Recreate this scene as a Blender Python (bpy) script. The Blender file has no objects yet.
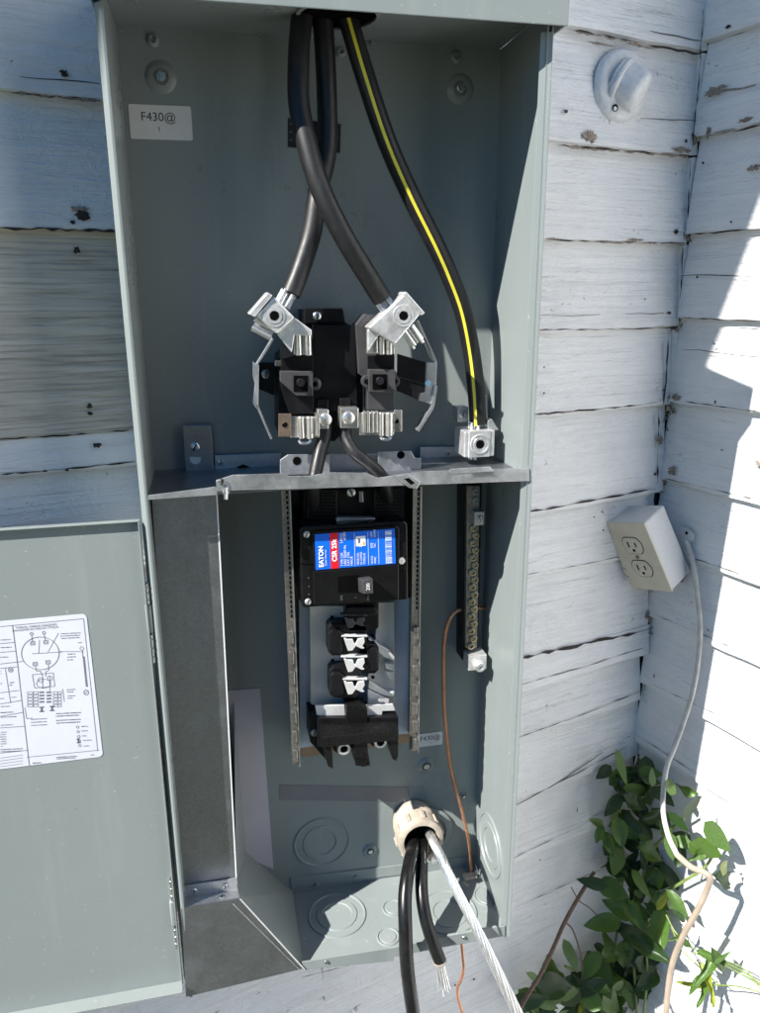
import bpy, bmesh, math, random
from mathutils import Vector, Matrix
random.seed(7)
S = bpy.context.scene
COL = S.collection
V = Vector

# ------------------------------------------------------------------ camera
CAM = V((.0654, -.6926, .677)); YAW, PITCH, ROLL, FPX = .2156, .2726, -.0063, 770.94
cp = math.cos(PITCH)
FW = V((math.sin(YAW)*cp, math.cos(YAW)*cp, -math.sin(PITCH)))
r0 = V((math.cos(YAW), -math.sin(YAW), 0)); u0 = r0.cross(FW)
RT = r0*math.cos(ROLL)+u0*math.sin(ROLL); UP = -r0*math.sin(ROLL)+u0*math.cos(ROLL)
cd = bpy.data.cameras.new('camera'); cam = bpy.data.objects.new('camera', cd); COL.objects.link(cam)
cam.matrix_world = Matrix(((RT.x, UP.x, -FW.x, CAM.x), (RT.y, UP.y, -FW.y, CAM.y), (RT.z, UP.z, -FW.z, CAM.z), (0, 0, 0, 1)))
cd.sensor_fit = 'VERTICAL'; cd.sensor_height = 36; cd.lens = FPX/1013*36; cd.clip_start = .01; cd.clip_end = 500
S.camera = cam

# ------------------------------------------------------------------ light
SUND = V((1, .50, -1.03)).normalized()
w = bpy.data.worlds.new('World'); S.world = w; w.use_nodes = True
nt = w.node_tree; bg = nt.nodes['Background']; sky = nt.nodes.new('ShaderNodeTexSky'); sky.sky_type = 'NISHITA'
sky.sun_disc = False; sky.sun_elevation = math.asin(-SUND.z); sky.sun_rotation = math.atan2(-SUND.x, -SUND.y) % (2*math.pi)
hs = nt.nodes.new('ShaderNodeHueSaturation'); hs.inputs['Saturation'].default_value = 1.6; nt.links.new(sky.outputs[0], hs.inputs['Color']); nt.links.new(hs.outputs[0], bg.inputs[0]); bg.inputs[1].default_value = .052; sky.dust_density = .2; sky.ozone_density = 4.0
sl = bpy.data.lights.new('sun', 'SUN'); sl.energy = 5.0; sl.angle = math.radians(.53); sl.color = (1, .965, .91)
so = bpy.data.objects.new('sun', sl); COL.objects.link(so); so.rotation_euler = SUND.to_track_quat('-Z', 'Y').to_euler(); so.location = (-3, -2, 4)
S.view_settings.view_transform = 'Standard'; S.view_settings.look = 'None'; S.view_settings.exposure = 1.25; S.view_settings.gamma = 1

# ------------------------------------------------------------------ frames of the place
WY = .2651
WD = V((math.cos(WY), math.sin(WY), 0)); WN = V((-math.sin(WY), math.cos(WY), 0))   # along the back wall, into the back wall
P0 = V((0, .12, 0)); CORNER = P0+WD*.742
def ray(px, py): return FW+RT*((px-380)/FPX)-UP*((py-506.5)/FPX)
def plane(px, py, n, p): d = ray(px, py); return CAM+d*((p-CAM).dot(n)/d.dot(n))
def at(px, py, y): return plane(px, py, V((0, 1, 0)), V((0, y, 0)))
def back(px, py, off=0): return plane(px, py, WN, P0-WN*off)            # a point off metres in front of the back wall
def right(px, py, off=0): return plane(px, py, WD, CORNER-WD*off)
def zc(ox, oy, s): return lambda u, v: (ox+u/s, oy+v/s)
zA = zc(230, 260, 3.304); zB = zc(270, 470, 4.47); zC = zc(270, 600, 4.222); zN = zc(400, 380, 3.1625); zF = zc(260, 770, 2.815)
zG = zc(400, 260, 4.607); zS = zc(0, 600, 5.627); zW = zc(240, 280, 5.96); zX = zc(340, 280, 5.96); zQ = zc(380, 720, 4.75)
z1 = zc(90, 0, 2.923); z2 = zc(300, 0, 2.714); zP = zc(530, 0, 3.304); zR = zc(520, 480, 3.167); zV = zc(500, 730, 2.923); zH = zc(150, 840, 6.909)

# ------------------------------------------------------------------ materials
def mat(name): 
    m = bpy.data.materials.new(name); m.use_nodes = True
    return m, m.node_tree, m.node_tree.nodes['Principled BSDF']
def N(t, k, **kw):
    n = t.nodes.new(k)
    for a, b in kw.items():
        if a in n.inputs: n.inputs[a].default_value = b
        else: setattr(n, a, b)
    return n
def coords(t, scale=(1, 1, 1), rnd=True):
    tc = N(t, 'ShaderNodeTexCoord'); mp = N(t, 'ShaderNodeMapping'); mp.inputs['Scale'].default_value = scale
    src = tc.outputs['Object']
    if rnd:
        oi = N(t, 'ShaderNodeObjectInfo'); mu = N(t, 'ShaderNodeMath', operation='MULTIPLY'); mu.inputs[1].default_value = 37.3
        t.links.new(oi.outputs['Random'], mu.inputs[0]); ad = N(t, 'ShaderNodeVectorMath', operation='ADD')
        t.links.new(src, ad.inputs[0]); t.links.new(mu.outputs[0], ad.inputs[1]); src = ad.outputs[0]
    t.links.new(src, mp.inputs[0]); return mp.outputs[0]
def noise(t, co, scale, detail=4, rough=.6, dist=0):
    n = N(t, 'ShaderNodeTexNoise'); n.inputs['Scale'].default_value = scale; n.inputs['Detail'].default_value = detail
    n.inputs['Roughness'].default_value = rough; n.inputs['Distortion'].default_value = dist; t.links.new(co, n.inputs['Vector']); return n.outputs[0]
def ramp(t, src, stops):
    r = N(t, 'ShaderNodeValToRGB'); e = r.color_ramp.elements
    while len(e) < len(stops): e.new(.5)
    for i, (p, c) in enumerate(stops): e[i].position = p; e[i].color = (*c, 1) if len(c) == 3 else c
    t.links.new(src, r.inputs[0]); return r.outputs[0]
def mix(t, fac, a, b, mode='MIX'):
    m = N(t, 'ShaderNodeMix', data_type='RGBA', blend_type=mode)
    for s, x in ((m.inputs[0], fac), (m.inputs[6], a), (m.inputs[7], b)):
        if isinstance(x, (int, float)): s.default_value = x
        elif isinstance(x, tuple): s.default_value = (*x, 1)
        else: t.links.new(x, s)
    return m.outputs[2]
def bump(t, p, h, strength=.3, dist=.001, prev=None):
    b = N(t, 'ShaderNodeBump'); b.inputs['Strength'].default_value = strength; b.inputs['Distance'].default_value = dist
    t.links.new(h, b.inputs['Height'])
    if prev: t.links.new(prev, b.inputs['Normal'])
    t.links.new(b.outputs[0], p.inputs['Normal']); return b.outputs[0]
g = lambda v: (v, v, v)
def simple(name, col, rough=.5, metal=0, var=.12, vs=60, bs=.0, spec=None, sc=(1, 1, 1)):
    m, t, p = mat(name); co = coords(t, sc); n = noise(t, co, vs, 5)
    c = ramp(t, n, [(.3, tuple(x*(1-var) for x in col)), (.7, tuple(min(1, x*(1+var)) for x in col))]); t.links.new(c, p.inputs['Base Color'])
    rr = ramp(t, noise(t, co, vs*.4, 3), [(.3, g(max(.02, rough-.1))), (.7, g(rough+.08))]); t.links.new(rr, p.inputs['Roughness'])
    p.inputs['Metallic'].default_value = metal
    p.inputs['Specular IOR Level'].default_value = .5 if spec is None else spec
    if bs: bump(t, p, n, bs, .0006)
    return m
M = {}
# enclosure paint: smooth grey-green powder coat with faint dust, wipe marks and light orange peel
def paint_mat(name, col):
    m, t, p = mat(name); co = coords(t); c2 = coords(t, (14, 14, 1.2)); c3 = coords(t, (1, 1, 1))
    base = mix(t, ramp(t, noise(t, co, 5, 4), [(.35, g(0)), (.75, g(.45))]), col, tuple(x*1.13 for x in col))
    base = mix(t, ramp(t, noise(t, c2, 2.2, 5, .7), [(.54, g(0)), (.8, g(.13))]), base, (.52, .52, .48))
    base = mix(t, ramp(t, noise(t, c3, 260, 2), [(.70, g(0)), (.76, g(.35))]), base, (.6, .6, .56))
    t.links.new(base, p.inputs['Base Color'])
    t.links.new(ramp(t, noise(t, co, 9, 5, .7), [(.3, g(.25)), (.75, g(.42))]), p.inputs['Roughness'])
    b = bump(t, p, noise(t, co, 420, 2), .05, .0004); bump(t, p, noise(t, co, 11, 2), .25, .0012, b)
    return m
M['paint'] = paint_mat('grey_paint', (.197, .223, .219))
def galv(name, lo, hi, ro=.4, blot=0.):
    m, t, p = mat(name); co = coords(t); vo = N(t, 'ShaderNodeTexVoronoi'); vo.inputs['Scale'].default_value = 420; t.links.new(co, vo.inputs['Vector'])
    sep = N(t, 'ShaderNodeSeparateColor'); t.links.new(vo.outputs['Color'], sep.inputs[0])
    k = mix(t, .62, sep.outputs[0], noise(t, coords(t, (1, 1, .35)), 60, 8, .75)); k = mix(t, .5, k, (.5, .5, .5))
    t.links.new(ramp(t, k, [(.25, lo), (.75, hi)]), p.inputs['Base Color'])
    t.links.new(ramp(t, noise(t, co, 30, 6, .75), [(.3, g(ro-.12)), (.7, g(ro+.16))]), p.inputs['Roughness'])
    p.inputs['Metallic'].default_value = .92; bump(t, p, noise(t, co, 120, 4), .12, .0004); return m
M['galv'] = galv('galvanized_steel', (.42, .43, .44), (.62, .63, .64))
M['galv_dark'] = galv('shade_darkened_galvanized_steel', (.215, .23, .25), (.33, .345, .37), .36)
M['zinc_blue'] = simple('blue_passivated_zinc', (.46, .55, .68), .42, .2, .1, 25, .05)
M['galv_rail'] = galv('rail_steel', (.14, .13, .12), (.38, .36, .33), .42)
M['alu'] = simple('cast_aluminium', (.74, .74, .73), .42, .75, .18, 160, .3)
M['strand'] = simple('aluminium_strand', (.78, .78, .78), .33, .9, .12, 200, .1)
M['tin'] = simple('tin_plated_copper', (.72, .70, .66), .3, .9, .15, 120, .12)
M['bronze'] = simple('bronze_plate', (.30, .22, .17), .4, .8, .15, 90)
M['zinc'] = simple('zinc_screw', (.60, .62, .63), .3, 1, .15, 300, .1)
M['copper'] = simple('copper_wire', (.56, .28, .17), .4, .8, .25, 90, .1)
M['brass'] = simple('brass_screw', (.36, .31, .22), .35, .95, .25, 300, .15)
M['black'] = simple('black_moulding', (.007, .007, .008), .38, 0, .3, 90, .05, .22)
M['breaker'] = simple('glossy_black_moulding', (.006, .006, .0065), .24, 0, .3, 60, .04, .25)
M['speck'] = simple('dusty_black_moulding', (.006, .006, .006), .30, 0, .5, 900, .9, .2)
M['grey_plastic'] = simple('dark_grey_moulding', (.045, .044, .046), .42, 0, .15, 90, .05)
def cablemat():
    m, t, p = mat('black_cable_jacket'); co = coords(t); st = coords(t, (1, 1, .06))
    b = mix(t, ramp(t, noise(t, st, 130, 4, .7), [(.52, g(0)), (.8, g(.20))]), (.0095, .0095, .0105), (.10, .095, .09)); b = mix(t, ramp(t, noise(t, co, 300, 3, .8), [(.68, g(0)), (.72, g(.5))]), b, (.13, .125, .12))
    t.links.new(b, p.inputs['Base Color']); t.links.new(ramp(t, noise(t, co, 25, 5, .7), [(.3, g(.34)), (.7, g(.55))]), p.inputs['Roughness']); p.inputs['Specular IOR Level'].default_value = .4
    bump(t, p, noise(t, st, 90, 4), .15, .0006); return m
M['cable'] = cablemat()
M['reflection_tone'] = simple('painted_reflection', (.150, .155, .165), .55, 0, .12, 30)
M['feeder'] = simple('shiny_feeder_jacket', (.007, .007, .0075), .30, 0, .5, 60, .12, .35)
M['hole'] = simple('dark_recess', (.004, .004, .004), .9, 0, .1, spec=0)
M['yellow'] = simple('yellow_stripe', (.62, .55, .045), .45, 0, .1)
M['label'] = simple('label_paper', (.60, .61, .61), .45, 0, .04, 40)
M['label_lilac'] = simple('pale_paper_sheet', (.43, .41, .45), .5, 0, .04, 40)
M['sticker'] = simple('door_sticker_paper', (.56, .575, .63), .4, 0, .03, 25)
M['ink'] = simple('black_print', (.03, .03, .035), .5, 0, .1)
M['inkgrey'] = simple('grey_print', (.12, .12, .14), .5, 0, .1)
M['inkpale'] = simple('faint_print', (.13, .13, .16), .5, 0, .1)
M['blue'] = simple('blue_label_print', (.004, .12, .62), .3, 0, .05)
M['red'] = simple('red_label_print', (.66, .012, .02), .3, 0, .05)
M['white'] = simple('white_print', (.8, .82, .85), .4, 0, .03)
M['orange'] = simple('orange_print', (.8, .3, .05), .4, 0, .03)
M['bus'] = simple('tin_plated_bus', (.60, .585, .55), .5, .25, .08, 30, .1)
M['stab'] = simple('bright_bus_stab', (.78, .78, .77), .42, .55, .06, 80)
M['pvc'] = simple('weathered_pvc', (.36, .31, .25), .5, 0, .28, 60, .25)
M['black_sticker'] = simple('black_sticker_film', (.01, .01, .012), .4, 0, .2)
M['soil'] = simple('dry_soil', (.10, .085, .07), .9, 0, .4, 12, .6)
M['tree_blocker'] = simple('tree_blocker_foliage', (.035, .05, .025), .8, 0, .7, 3, .8)
M['eave'] = simple('eave_paint', (.62, .62, .6), .6, 0, .1, 10, .1)
M['twig'] = simple('twig_bark', (.12, .075, .05), .8, 0, .3, 150, .5)
M['stem'] = simple('green_stem', (.16, .22, .06), .6, 0, .3, 80)
M['bare'] = simple('bare_brown_wood', (.24, .20, .165), .85, 0, .55, 260, .9)
M['pit'] = simple('dark_wood_pit', (.035, .028, .025), .9, 0, .5, 300, .5)
M['yard'] = simple('worn_grass_and_soil', (.065, .07, .05), .9, 0, .4, 5, .5)

def siding(name, white=True):
    m, t, p = mat(name); co = coords(t); gr = coords(t, (3.2, 3.2, 105)); gf = coords(t, (9, 9, 330)); cr = coords(t, (1.6, 1, 55))
    G = noise(t, gr, 1, 5, .62, .6); F = noise(t, gf, 1, 3, .6); L = noise(t, co, 7, 5, .65); D = noise(t, co, 70, 5, .75)
    if not white: G = noise(t, coords(t, (4.5, 4.5, 75)), 1, 6, .6, 1.6)
    if white:
        base = mix(t, ramp(t, L, [(.3, g(0)), (.75, g(1))]), (.71, .715, .725), (.80, .80, .795))
        base = mix(t, ramp(t, F, [(.28, g(.16)), (.44, g(0))]), base, (.52, .52, .53)); base = mix(t, ramp(t, mix(t, .5, G, L), [(.36, g(.35)), (.5, g(0))]), base, (.56, .565, .58))
        m1 = ramp(t, noise(t, co, 5, 3), [(.42, g(0)), (.62, g(1))])
        crack = ramp(t, noise(t, cr, 1, 7, .55, 1.2), [(.493, g(0)), (.499, g(1)), (.503, g(1)), (.509, g(0))])
        base = mix(t, mix(t, .42, g(0), mix(t, 1.0, crack, m1, 'MULTIPLY')), base, (.17, .165, .16))
        chip = ramp(t, mix(t, .45, noise(t, coords(t, (10, 10, 34)), 1, 7, .8), noise(t, co, 130, 4, .8)), [(.622, g(0)), (.632, g(1))])
        base = mix(t, chip, base, mix(t, D, (.18, .165, .15), (.36, .34, .31)))
        speck = ramp(t, noise(t, co, 240, 3, .7), [(.72, g(0)), (.75, g(.75))]); base = mix(t, speck, base, (.22, .21, .2))
        t.links.new(base, p.inputs['Base Color']); p.inputs['Roughness'].default_value = .5
        b = bump(t, p, G, .85, .0036); b = bump(t, p, F, .45, .0014, b); b = bump(t, p, ramp(t, noise(t, coords(t, (22, 22, 40)), 1, 3, .5, 2.5), [(.44, g(0)), (.5, g(1)), (.56, g(.3))]), .35, .0012, b); b = bump(t, p, D, .3, .0014, b); b = bump(t, p, noise(t, coords(t, (14, 14, 60)), 1, 6, .7, 1.5), .5, .0025, b)
        inv = N(t, 'ShaderNodeMath', operation='SUBTRACT'); inv.inputs[0].default_value = 1; t.links.new(chip, inv.inputs[1]); bump(t, p, inv.outputs[0], 1, .002, b)
    else:
        base = ramp(t, G, [(.25, (.33, .295, .245)), (.45, (.58, .53, .45)), (.75, (.72, .67, .58))])
        base = mix(t, ramp(t, F, [(.35, g(.5)), (.5, g(0))]), base, (.16, .15, .14))
        base = mix(t, ramp(t, mix(t, .5, L, F), [(.56, g(0)), (.62, g(.35))]), base, (.5, .5, .5))
        t.links.new(base, p.inputs['Base Color']); p.inputs['Roughness'].default_value = .85
        b = bump(t, p, G, .9, .005); b = bump(t, p, F, .5, .0015, b)
    return m
M['siding'] = siding('white_painted_clapboard'); M['weathered'] = siding('bare_weathered_clapboard', False)
M['oldwhite'] = simple('old_white_paint', (.64, .65, .66), .5, 0, .14, 130, .9)
M['ivory'] = simple('ivory_cover_plate', (.58, .54, .43), .45, 0, .08, 50, .1)
M['outlet_side'] = simple('dusty_white_box', (.60, .605, .61), .55, 0, .07, 420, .35)
M['ivory2'] = simple('ivory_receptacle', (.56, .52, .42), .4, 0, .08, 50)
M['cordwhite'] = simple('old_white_cable_paint', (.48, .47, .44), .5, 0, .2, 60, .3)
M['cord'] = simple('aged_cable_sheath', (.31, .25, .19), .5, 0, .22, 25, .2)
def leafmat(name, a, b):
    m, t, p = mat(name); co = coords(t)
    t.links.new(ramp(t, noise(t, co, 28, 4), [(.3, a), (.7, b)]), p.inputs['Base Color'])
    p.inputs['Roughness'].default_value = .3
    wv = N(t, 'ShaderNodeTexWave'); wv.inputs['Scale'].default_value = 60; wv.inputs['Distortion'].default_value = 2; t.links.new(co, wv.inputs['Vector'])
    bump(t, p, wv.outputs[1], .25, .0008)
    tr = N(t, 'ShaderNodeBsdfTranslucent'); tr.inputs[0].default_value = (b[0]*1.9, b[1]*1.7, b[2], 1); ms = N(t, 'ShaderNodeMixShader'); ms.inputs[0].default_value = .22
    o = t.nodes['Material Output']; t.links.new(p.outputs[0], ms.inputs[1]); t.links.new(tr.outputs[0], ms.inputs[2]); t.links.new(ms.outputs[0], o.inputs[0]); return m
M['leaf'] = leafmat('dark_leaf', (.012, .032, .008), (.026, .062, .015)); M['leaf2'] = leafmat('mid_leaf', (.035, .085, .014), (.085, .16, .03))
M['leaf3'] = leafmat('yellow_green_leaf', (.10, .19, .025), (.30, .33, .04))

# ------------------------------------------------------------------ mesh helpers
class MB:
    def __init__(s): s.v = []; s.f = []
    def add(s, vs, fs):
        o = len(s.v); s.v += [V(x) for x in vs]; s.f += [tuple(i+o for i in f) for f in fs]; return s
    def box(s, a, b, M_=None):
        x0, y0, z0 = a; x1, y1, z1 = b
        vs = [V(q) for q in ((x0, y0, z0), (x1, y0, z0), (x1, y1, z0), (x0, y1, z0), (x0, y0, z1), (x1, y0, z1), (x1, y1, z1), (x0, y1, z1))]
        if M_: vs = [M_ @ q for q in vs]
        return s.add(vs, [(3, 2, 1, 0), (4, 5, 6, 7), (0, 1, 5, 4), (1, 2, 6, 5), (2, 3, 7, 6), (3, 0, 4, 7)])
    def prism(s, pts, off):                     # outline, extruded by off
        n = len(pts); off = V(off); a = [V(q) for q in pts]
        return s.add(a+[q+off for q in a], [tuple(range(n)), tuple(range(2*n-1, n-1, -1))]+[(i, i+n, (i+1) % n+n, (i+1) % n) for i in range(n)])
    def px(s, pts, y0, y1, cv=None):            # outline seen in the photograph, standing on the plane y0, as deep as y1
        q = [at(*(cv(*p) if cv else p), y0) for p in pts]; return s.prism(q, (0, y1-y0, 0))
    def cyl(s, a, b, r, n=16, r2=None, cap=True):
        a, b = V(a), V(b); d = (b-a).normalized(); e = d.orthogonal().normalized(); f = d.cross(e); r2 = r if r2 is None else r2
        vs = [a+(e*math.cos(2*math.pi*i/n)+f*math.sin(2*math.pi*i/n))*r for i in range(n)]+[b+(e*math.cos(2*math.pi*i/n)+f*math.sin(2*math.pi*i/n))*r2 for i in range(n)]
        fs = [(i, (i+1) % n, (i+1) % n+n, i+n) for i in range(n)]
        if cap: fs += [tuple(range(n-1, -1, -1)), tuple(range(n, 2*n))]
        return s.add(vs, fs)
    def lathe(s, c, ax, prof, n=28):            # prof = (radius, distance along ax)
        c, d = V(c), V(ax).normalized(); e = d.orthogonal().normalized(); f = d.cross(e)
        vs = [c+d*h+(e*math.cos(2*math.pi*i/n)+f*math.sin(2*math.pi*i/n))*r for r, h in prof for i in range(n)]
        fs = [(k*n+i, k*n+(i+1) % n, (k+1)*n+(i+1) % n, (k+1)*n+i) for k in range(len(prof)-1) for i in range(n)]
        return s.add(vs, fs)
    def tube(s, pts, r, n=12, cap=True, sub=8, twist=None):
        P = spline(pts, sub) if sub > 1 else [V(p) for p in pts]; m = len(P)
        up = None; rings = []
        for i, p in enumerate(P):
            d = (P[min(i+1, m-1)]-P[max(i-1, 0)]).normalized()
            up = (up-d*up.dot(d)).normalized() if up else d.orthogonal().normalized()
            f = d.cross(up); rr = r(i/(m-1)) if callable(r) else r
            rings += [p+(up*math.cos(2*math.pi*k/n)+f*math.sin(2*math.pi*k/n))*rr for k in range(n)]
        fs = [(i*n+k, i*n+(k+1) % n, (i+1)*n+(k+1) % n, (i+1)*n+k) for i in range(m-1) for k in range(n)]
        if cap: fs += [tuple(range(n-1, -1, -1)), tuple((m-1)*n+k for k in range(n))]
        return s.add(rings, fs)
    def build(s, name, m, parent=None, smooth=False, bev=0, org=None):
        O = ORG.get(parent.name, V()) if parent else (V(org) if org is not None else V())
        me = bpy.data.meshes.new(name); me.from_pydata([tuple(q-O) for q in s.v], [], s.f); me.materials.append(m if not isinstance(m, str) else M[m])
        bm = bmesh.new(); bm.from_mesh(me); bmesh.ops.recalc_face_normals(bm, faces=bm.faces); bm.to_mesh(me); bm.free()
        o = bpy.data.objects.new(name, me); COL.objects.link(o)
        if smooth: 
            me.shade_smooth(); me.set_sharp_from_angle(angle=math.radians(38))
        if bev:
            b = o.modifiers.new('bevel', 'BEVEL'); b.width = bev; b.segments = 2; b.limit_method = 'ANGLE'; b.angle_limit = math.radians(40)
        if parent: o.parent = parent; ORG[o.name] = O
        else: o.location = O; ORG[o.name] = O
        return o
def spline(pts, sub):
    P = [V(p) for p in pts]; P = [P[0]*2-P[1]]+P+[P[-1]*2-P[-2]]; out = []
    for i in range(1, len(P)-2):
        a, b, c, d = P[i-1:i+3]
        for k in range(sub):
            t = k/sub; out.append(.5*((2*b)+(c-a)*t+(2*a-5*b+4*c-d)*t*t+(3*b-a-3*c+d)*t**3))
    return out+[P[-2]]
ORG = {}
def tag(o, label=None, cat=None, group=None, kind=None):
    for k, x in (('label', label), ('category', cat), ('group', group), ('kind', kind)):
        if x: o[k] = x
    return o
def thing(name, loc, label, cat, group=None, rz=0):
    o = bpy.data.objects.new(name, None); COL.objects.link(o); o.empty_display_size = .05; o.location = loc; o.rotation_euler.z = rz
    ORG[o.name] = V(loc); return tag(o, label, cat, group)
def PXo(name, pts, y0, y1, m, parent, cv=None, bev=.0006): return MB().px(pts, y0, y1, cv).build(name, m, parent, bev=bev)
def rect(u0, v0, u1, v1): return [(u0, v0), (u1, v0), (u1, v1), (u0, v1)]
def text(s, size, pos, xd, m, parent, name='print', yd=(0, 0, 1), align='CENTER', off=.00015, bold=0):
    c = bpy.data.curves.new('t', 'FONT'); c.body = s; c.size = size; c.align_x = align; c.align_y = 'CENTER'; c.resolution_u = 3; c.offset = bold
    o = bpy.data.objects.new('t', c); me = bpy.data.meshes.new_from_object(o); bpy.data.objects.remove(o); bpy.data.curves.remove(c)
    X = V(xd).normalized(); Y = V(yd).normalized(); Z = X.cross(Y); mb = MB(); pos = V(pos)+Z*off
    mb.add([pos+X*q.co.x+Y*q.co.y+Z*q.co.z for q in me.vertices], [tuple(p.vertices) for p in me.polygons]); bpy.data.meshes.remove(me)
    return mb.build(name, m, parent)
def share(src, loc, parent):                    # a further object with the same mesh
    o = src.copy(); COL.objects.link(o); o.location = loc; o.parent = parent; return o
def screw(parent, c, r=.0028, ax=(0, -1, 0), m='zinc', name='screw', h=.0016, rot=.6, slot=True):
    a = V(ax).normalized(); c = V(c); mb = MB().lathe(c, a, [(r*1.0, 0), (r, h*.5), (r*.8, h), (r*.3, h*1.15), (0.00001, h*1.15)], 14)
    o = mb.build(name, m, parent, smooth=True)
    if slot:
        e = a.orthogonal().normalized(); e = Matrix.Rotation(rot, 3, a) @ e; f = a.cross(e); t = h*1.17
        MM = Matrix((( e.x, f.x, a.x, c.x), (e.y, f.y, a.y, c.y), (e.z, f.z, a.z, c.z), (0, 0, 0, 1)))
        s2 = MB().box((-r*.75, -r*.12, t-.0001), (r*.75, r*.12, t+.00012), MM); o2 = s2.build('slot', 'hole', None); 
        # the slot belongs to the screw
        for v_ in o2.data.vertices: v_.co = v_.co-ORG[parent.name]
        o2.parent = o if parent.parent is None else parent
    return o

# ================================================================== THE SETTING
gr = MB().add([(-60, -60, -.95), (60, -60, -.95), (60, 60, -.95), (-60, 60, -.95)], [(0, 1, 2, 3)]).build('ground', 'yard'); tag(gr, kind='structure')
sb = MB(); q0 = P0+WD*-2.5
for k in range(1): sb.prism([q0+V((0, 0, -.946)), CORNER+V((0, 0, -.946)), CORNER-WN*1.4+V((0, 0, -.946)), CORNER-WN*1.4-WD*.3+V((0, 0, -.946)), CORNER-WN*.5-WD*.5+V((0, 0, -.946)), q0-WN*.35+V((0, 0, -.946))], (0, 0, .03))
tag(sb.build('flower_bed', 'soil'), kind='structure')

# unseen dark tree mass, added to cut sky fill and darken metal reflections
nx, nz = 60, 26; tvs = []; tfs = []
for i in range(nx+1):
    for j in range(nz+1):
        u = i/nx; v = j/nz; x = -.5+11*u; top = 4.6+.8*math.sin(u*17)+.5*math.sin(u*41)
        tvs.append((x+random.uniform(-.15, .15), -5.4+1.1*u-.5*math.sin(u*23)-.4*math.sin(v*9+u*30)+random.uniform(-.25, .25)-v*v*1.2, -.96+v*top+random.uniform(-.12, .12)*(v > 0)))
for i in range(nx):
    for j in range(nz): a = i*(nz+1)+j; tfs.append((a, a+1, a+nz+2, a+nz+1))
tfs += [(i*(nz+1)+nz, (i+1)*(nz+1)+nz, len(tvs)+i+1, len(tvs)+i) for i in range(nx)]
tvs += [(-.5+11*i/nx, -8.5, -.9) for i in range(nx+1)]
wo = MB().add(tvs, tfs).build('sky_blocking_trees', 'tree_blocker'); wo['kind'] = 'stuff'

def board(parent, x0, x1, zb, zt, rnd, m='siding', t=.0135, tilt=.0115, jag=.0024, nx=None, depth0=0):
    """one clapboard in the wall's own frame: X along, Y into the wall, Z up"""
    L = x1-x0; nx = nx or max(4, int(L/.035)); mb = MB(); vs = []; fs = []
    rows = [(-.001, zb+.0002, 0), (-t, zb, 1), (-t-.0006, zb+.003, .7), (-t-.0004+tilt*.05, zb+.0075, .5), (-t+tilt*.45, zb+(zt-zb)*.5, .2), (-t+tilt*.92, zt-.012, .1), (-t+tilt, zt, 0), (0, zt, 0)]
    ph = rnd.random()*9
    for i in range(nx+1):
        x = x0+L*i/nx; j = math.sin(x*7+ph)*.0009+math.sin(x*23+ph*2)*.0005
        for (y, z, k) in rows:
            vs.append((x, y+k*(j*.6+rnd.uniform(-1, 1)*jag*.25)+depth0, z+k*(j+rnd.uniform(-1, 1)*jag*.5)))
    n = len(rows)
    for i in range(nx):
        for k in range(n-1): fs.append((i*n+k, (i+1)*n+k, (i+1)*n+k+1, i*n+k+1))
    fs += [tuple(range(n)), tuple(nx*n+k for k in range(n-1, -1, -1))]
    mb.add(vs, fs); me = bpy.data.meshes.new('clapboard'); me.from_pydata([tuple(q) for q in mb.v], [], fs)
    bm = bmesh.new(); bm.from_mesh(me); bmesh.ops.recalc_face_normals(bm, faces=bm.faces); bm.to_mesh(me); bm.free()
    me.materials.append(M[m]); me.shade_smooth(); me.set_sharp_from_angle(angle=math.radians(35))
    o = bpy.data.objects.new('clapboard', me); COL.objects.link(o); o.parent = parent; return o
def wallpatch(parent, fr, c, w, h, m, rnd, name, proud=.0006, n=11, jag=.35):
    if name == 'bare_patch': n, jag = 31, .62
    else: n, jag = 14, .6
    """an irregular flake lying on the siding; c in the wall's frame"""
    pts = [(c[0]+w*.5*math.cos(a)*rnd.uniform(1-jag, 1), c[1], c[2]+h*.5*math.sin(a)*rnd.uniform(1-jag, 1)) for a in [2*math.pi*i/n for i in range(n)]]
    mb = MB().prism(pts, (0, -proud, 0)); me = bpy.data.meshes.new(name); me.from_pydata([tuple(q) for q in mb.v], [], mb.f); me.materials.append(M[m])
    o = bpy.data.objects.new(name, me); COL.objects.link(o); o.parent = parent; return o
rb = random.Random(3)
BW = thing('clapboard_wall', P0, 'shaded white clapboard wall that the open grey electrical box hangs on, with one bare grey board', 'wall', rz=WY)
RW = thing('clapboard_wall', CORNER, 'sunlit white clapboard wall meeting the other at the right-hand inside corner, outlet box hung on it', 'wall', rz=WY-math.pi/2)
backz = [2.05, 1.93, 1.81, 1.69, 1.57, 1.45, 1.33, 1.21, 1.09, .971, .848, .737, .626, .519, .387, .292, .163, .126, .044, -.06, -.17, -.274, -.386, -.50, -.61, -.72, -.83, -.95]
for a, b in zip(backz[1:], backz[:-1]):
    end = .736+rb.uniform(-.008, .002); kw = {}
    if a == .971: end = .738
    if a == .292: end = .728; kw = dict(t=.0118, tilt=.009)
    if a == .387: kw = dict(t=.016, tilt=.012)
    if a == .126: kw = dict(t=.020, tilt=.004)
    if a == .163: kw = dict(t=.015)
    if a == .044: end = .728
    board(BW, .17, end, a, b+.012, rb, **kw)
leftz = [2.05, 1.93, 1.81, 1.69, 1.57, 1.45, 1.33, 1.21, 1.09, .96, .844, .733, .544, .510, .40, .29, .18, .07, -.04, -.147, -.20, -.26, -.33, -.386, -.50, -.61, -.72, -.83, -.95]
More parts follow.
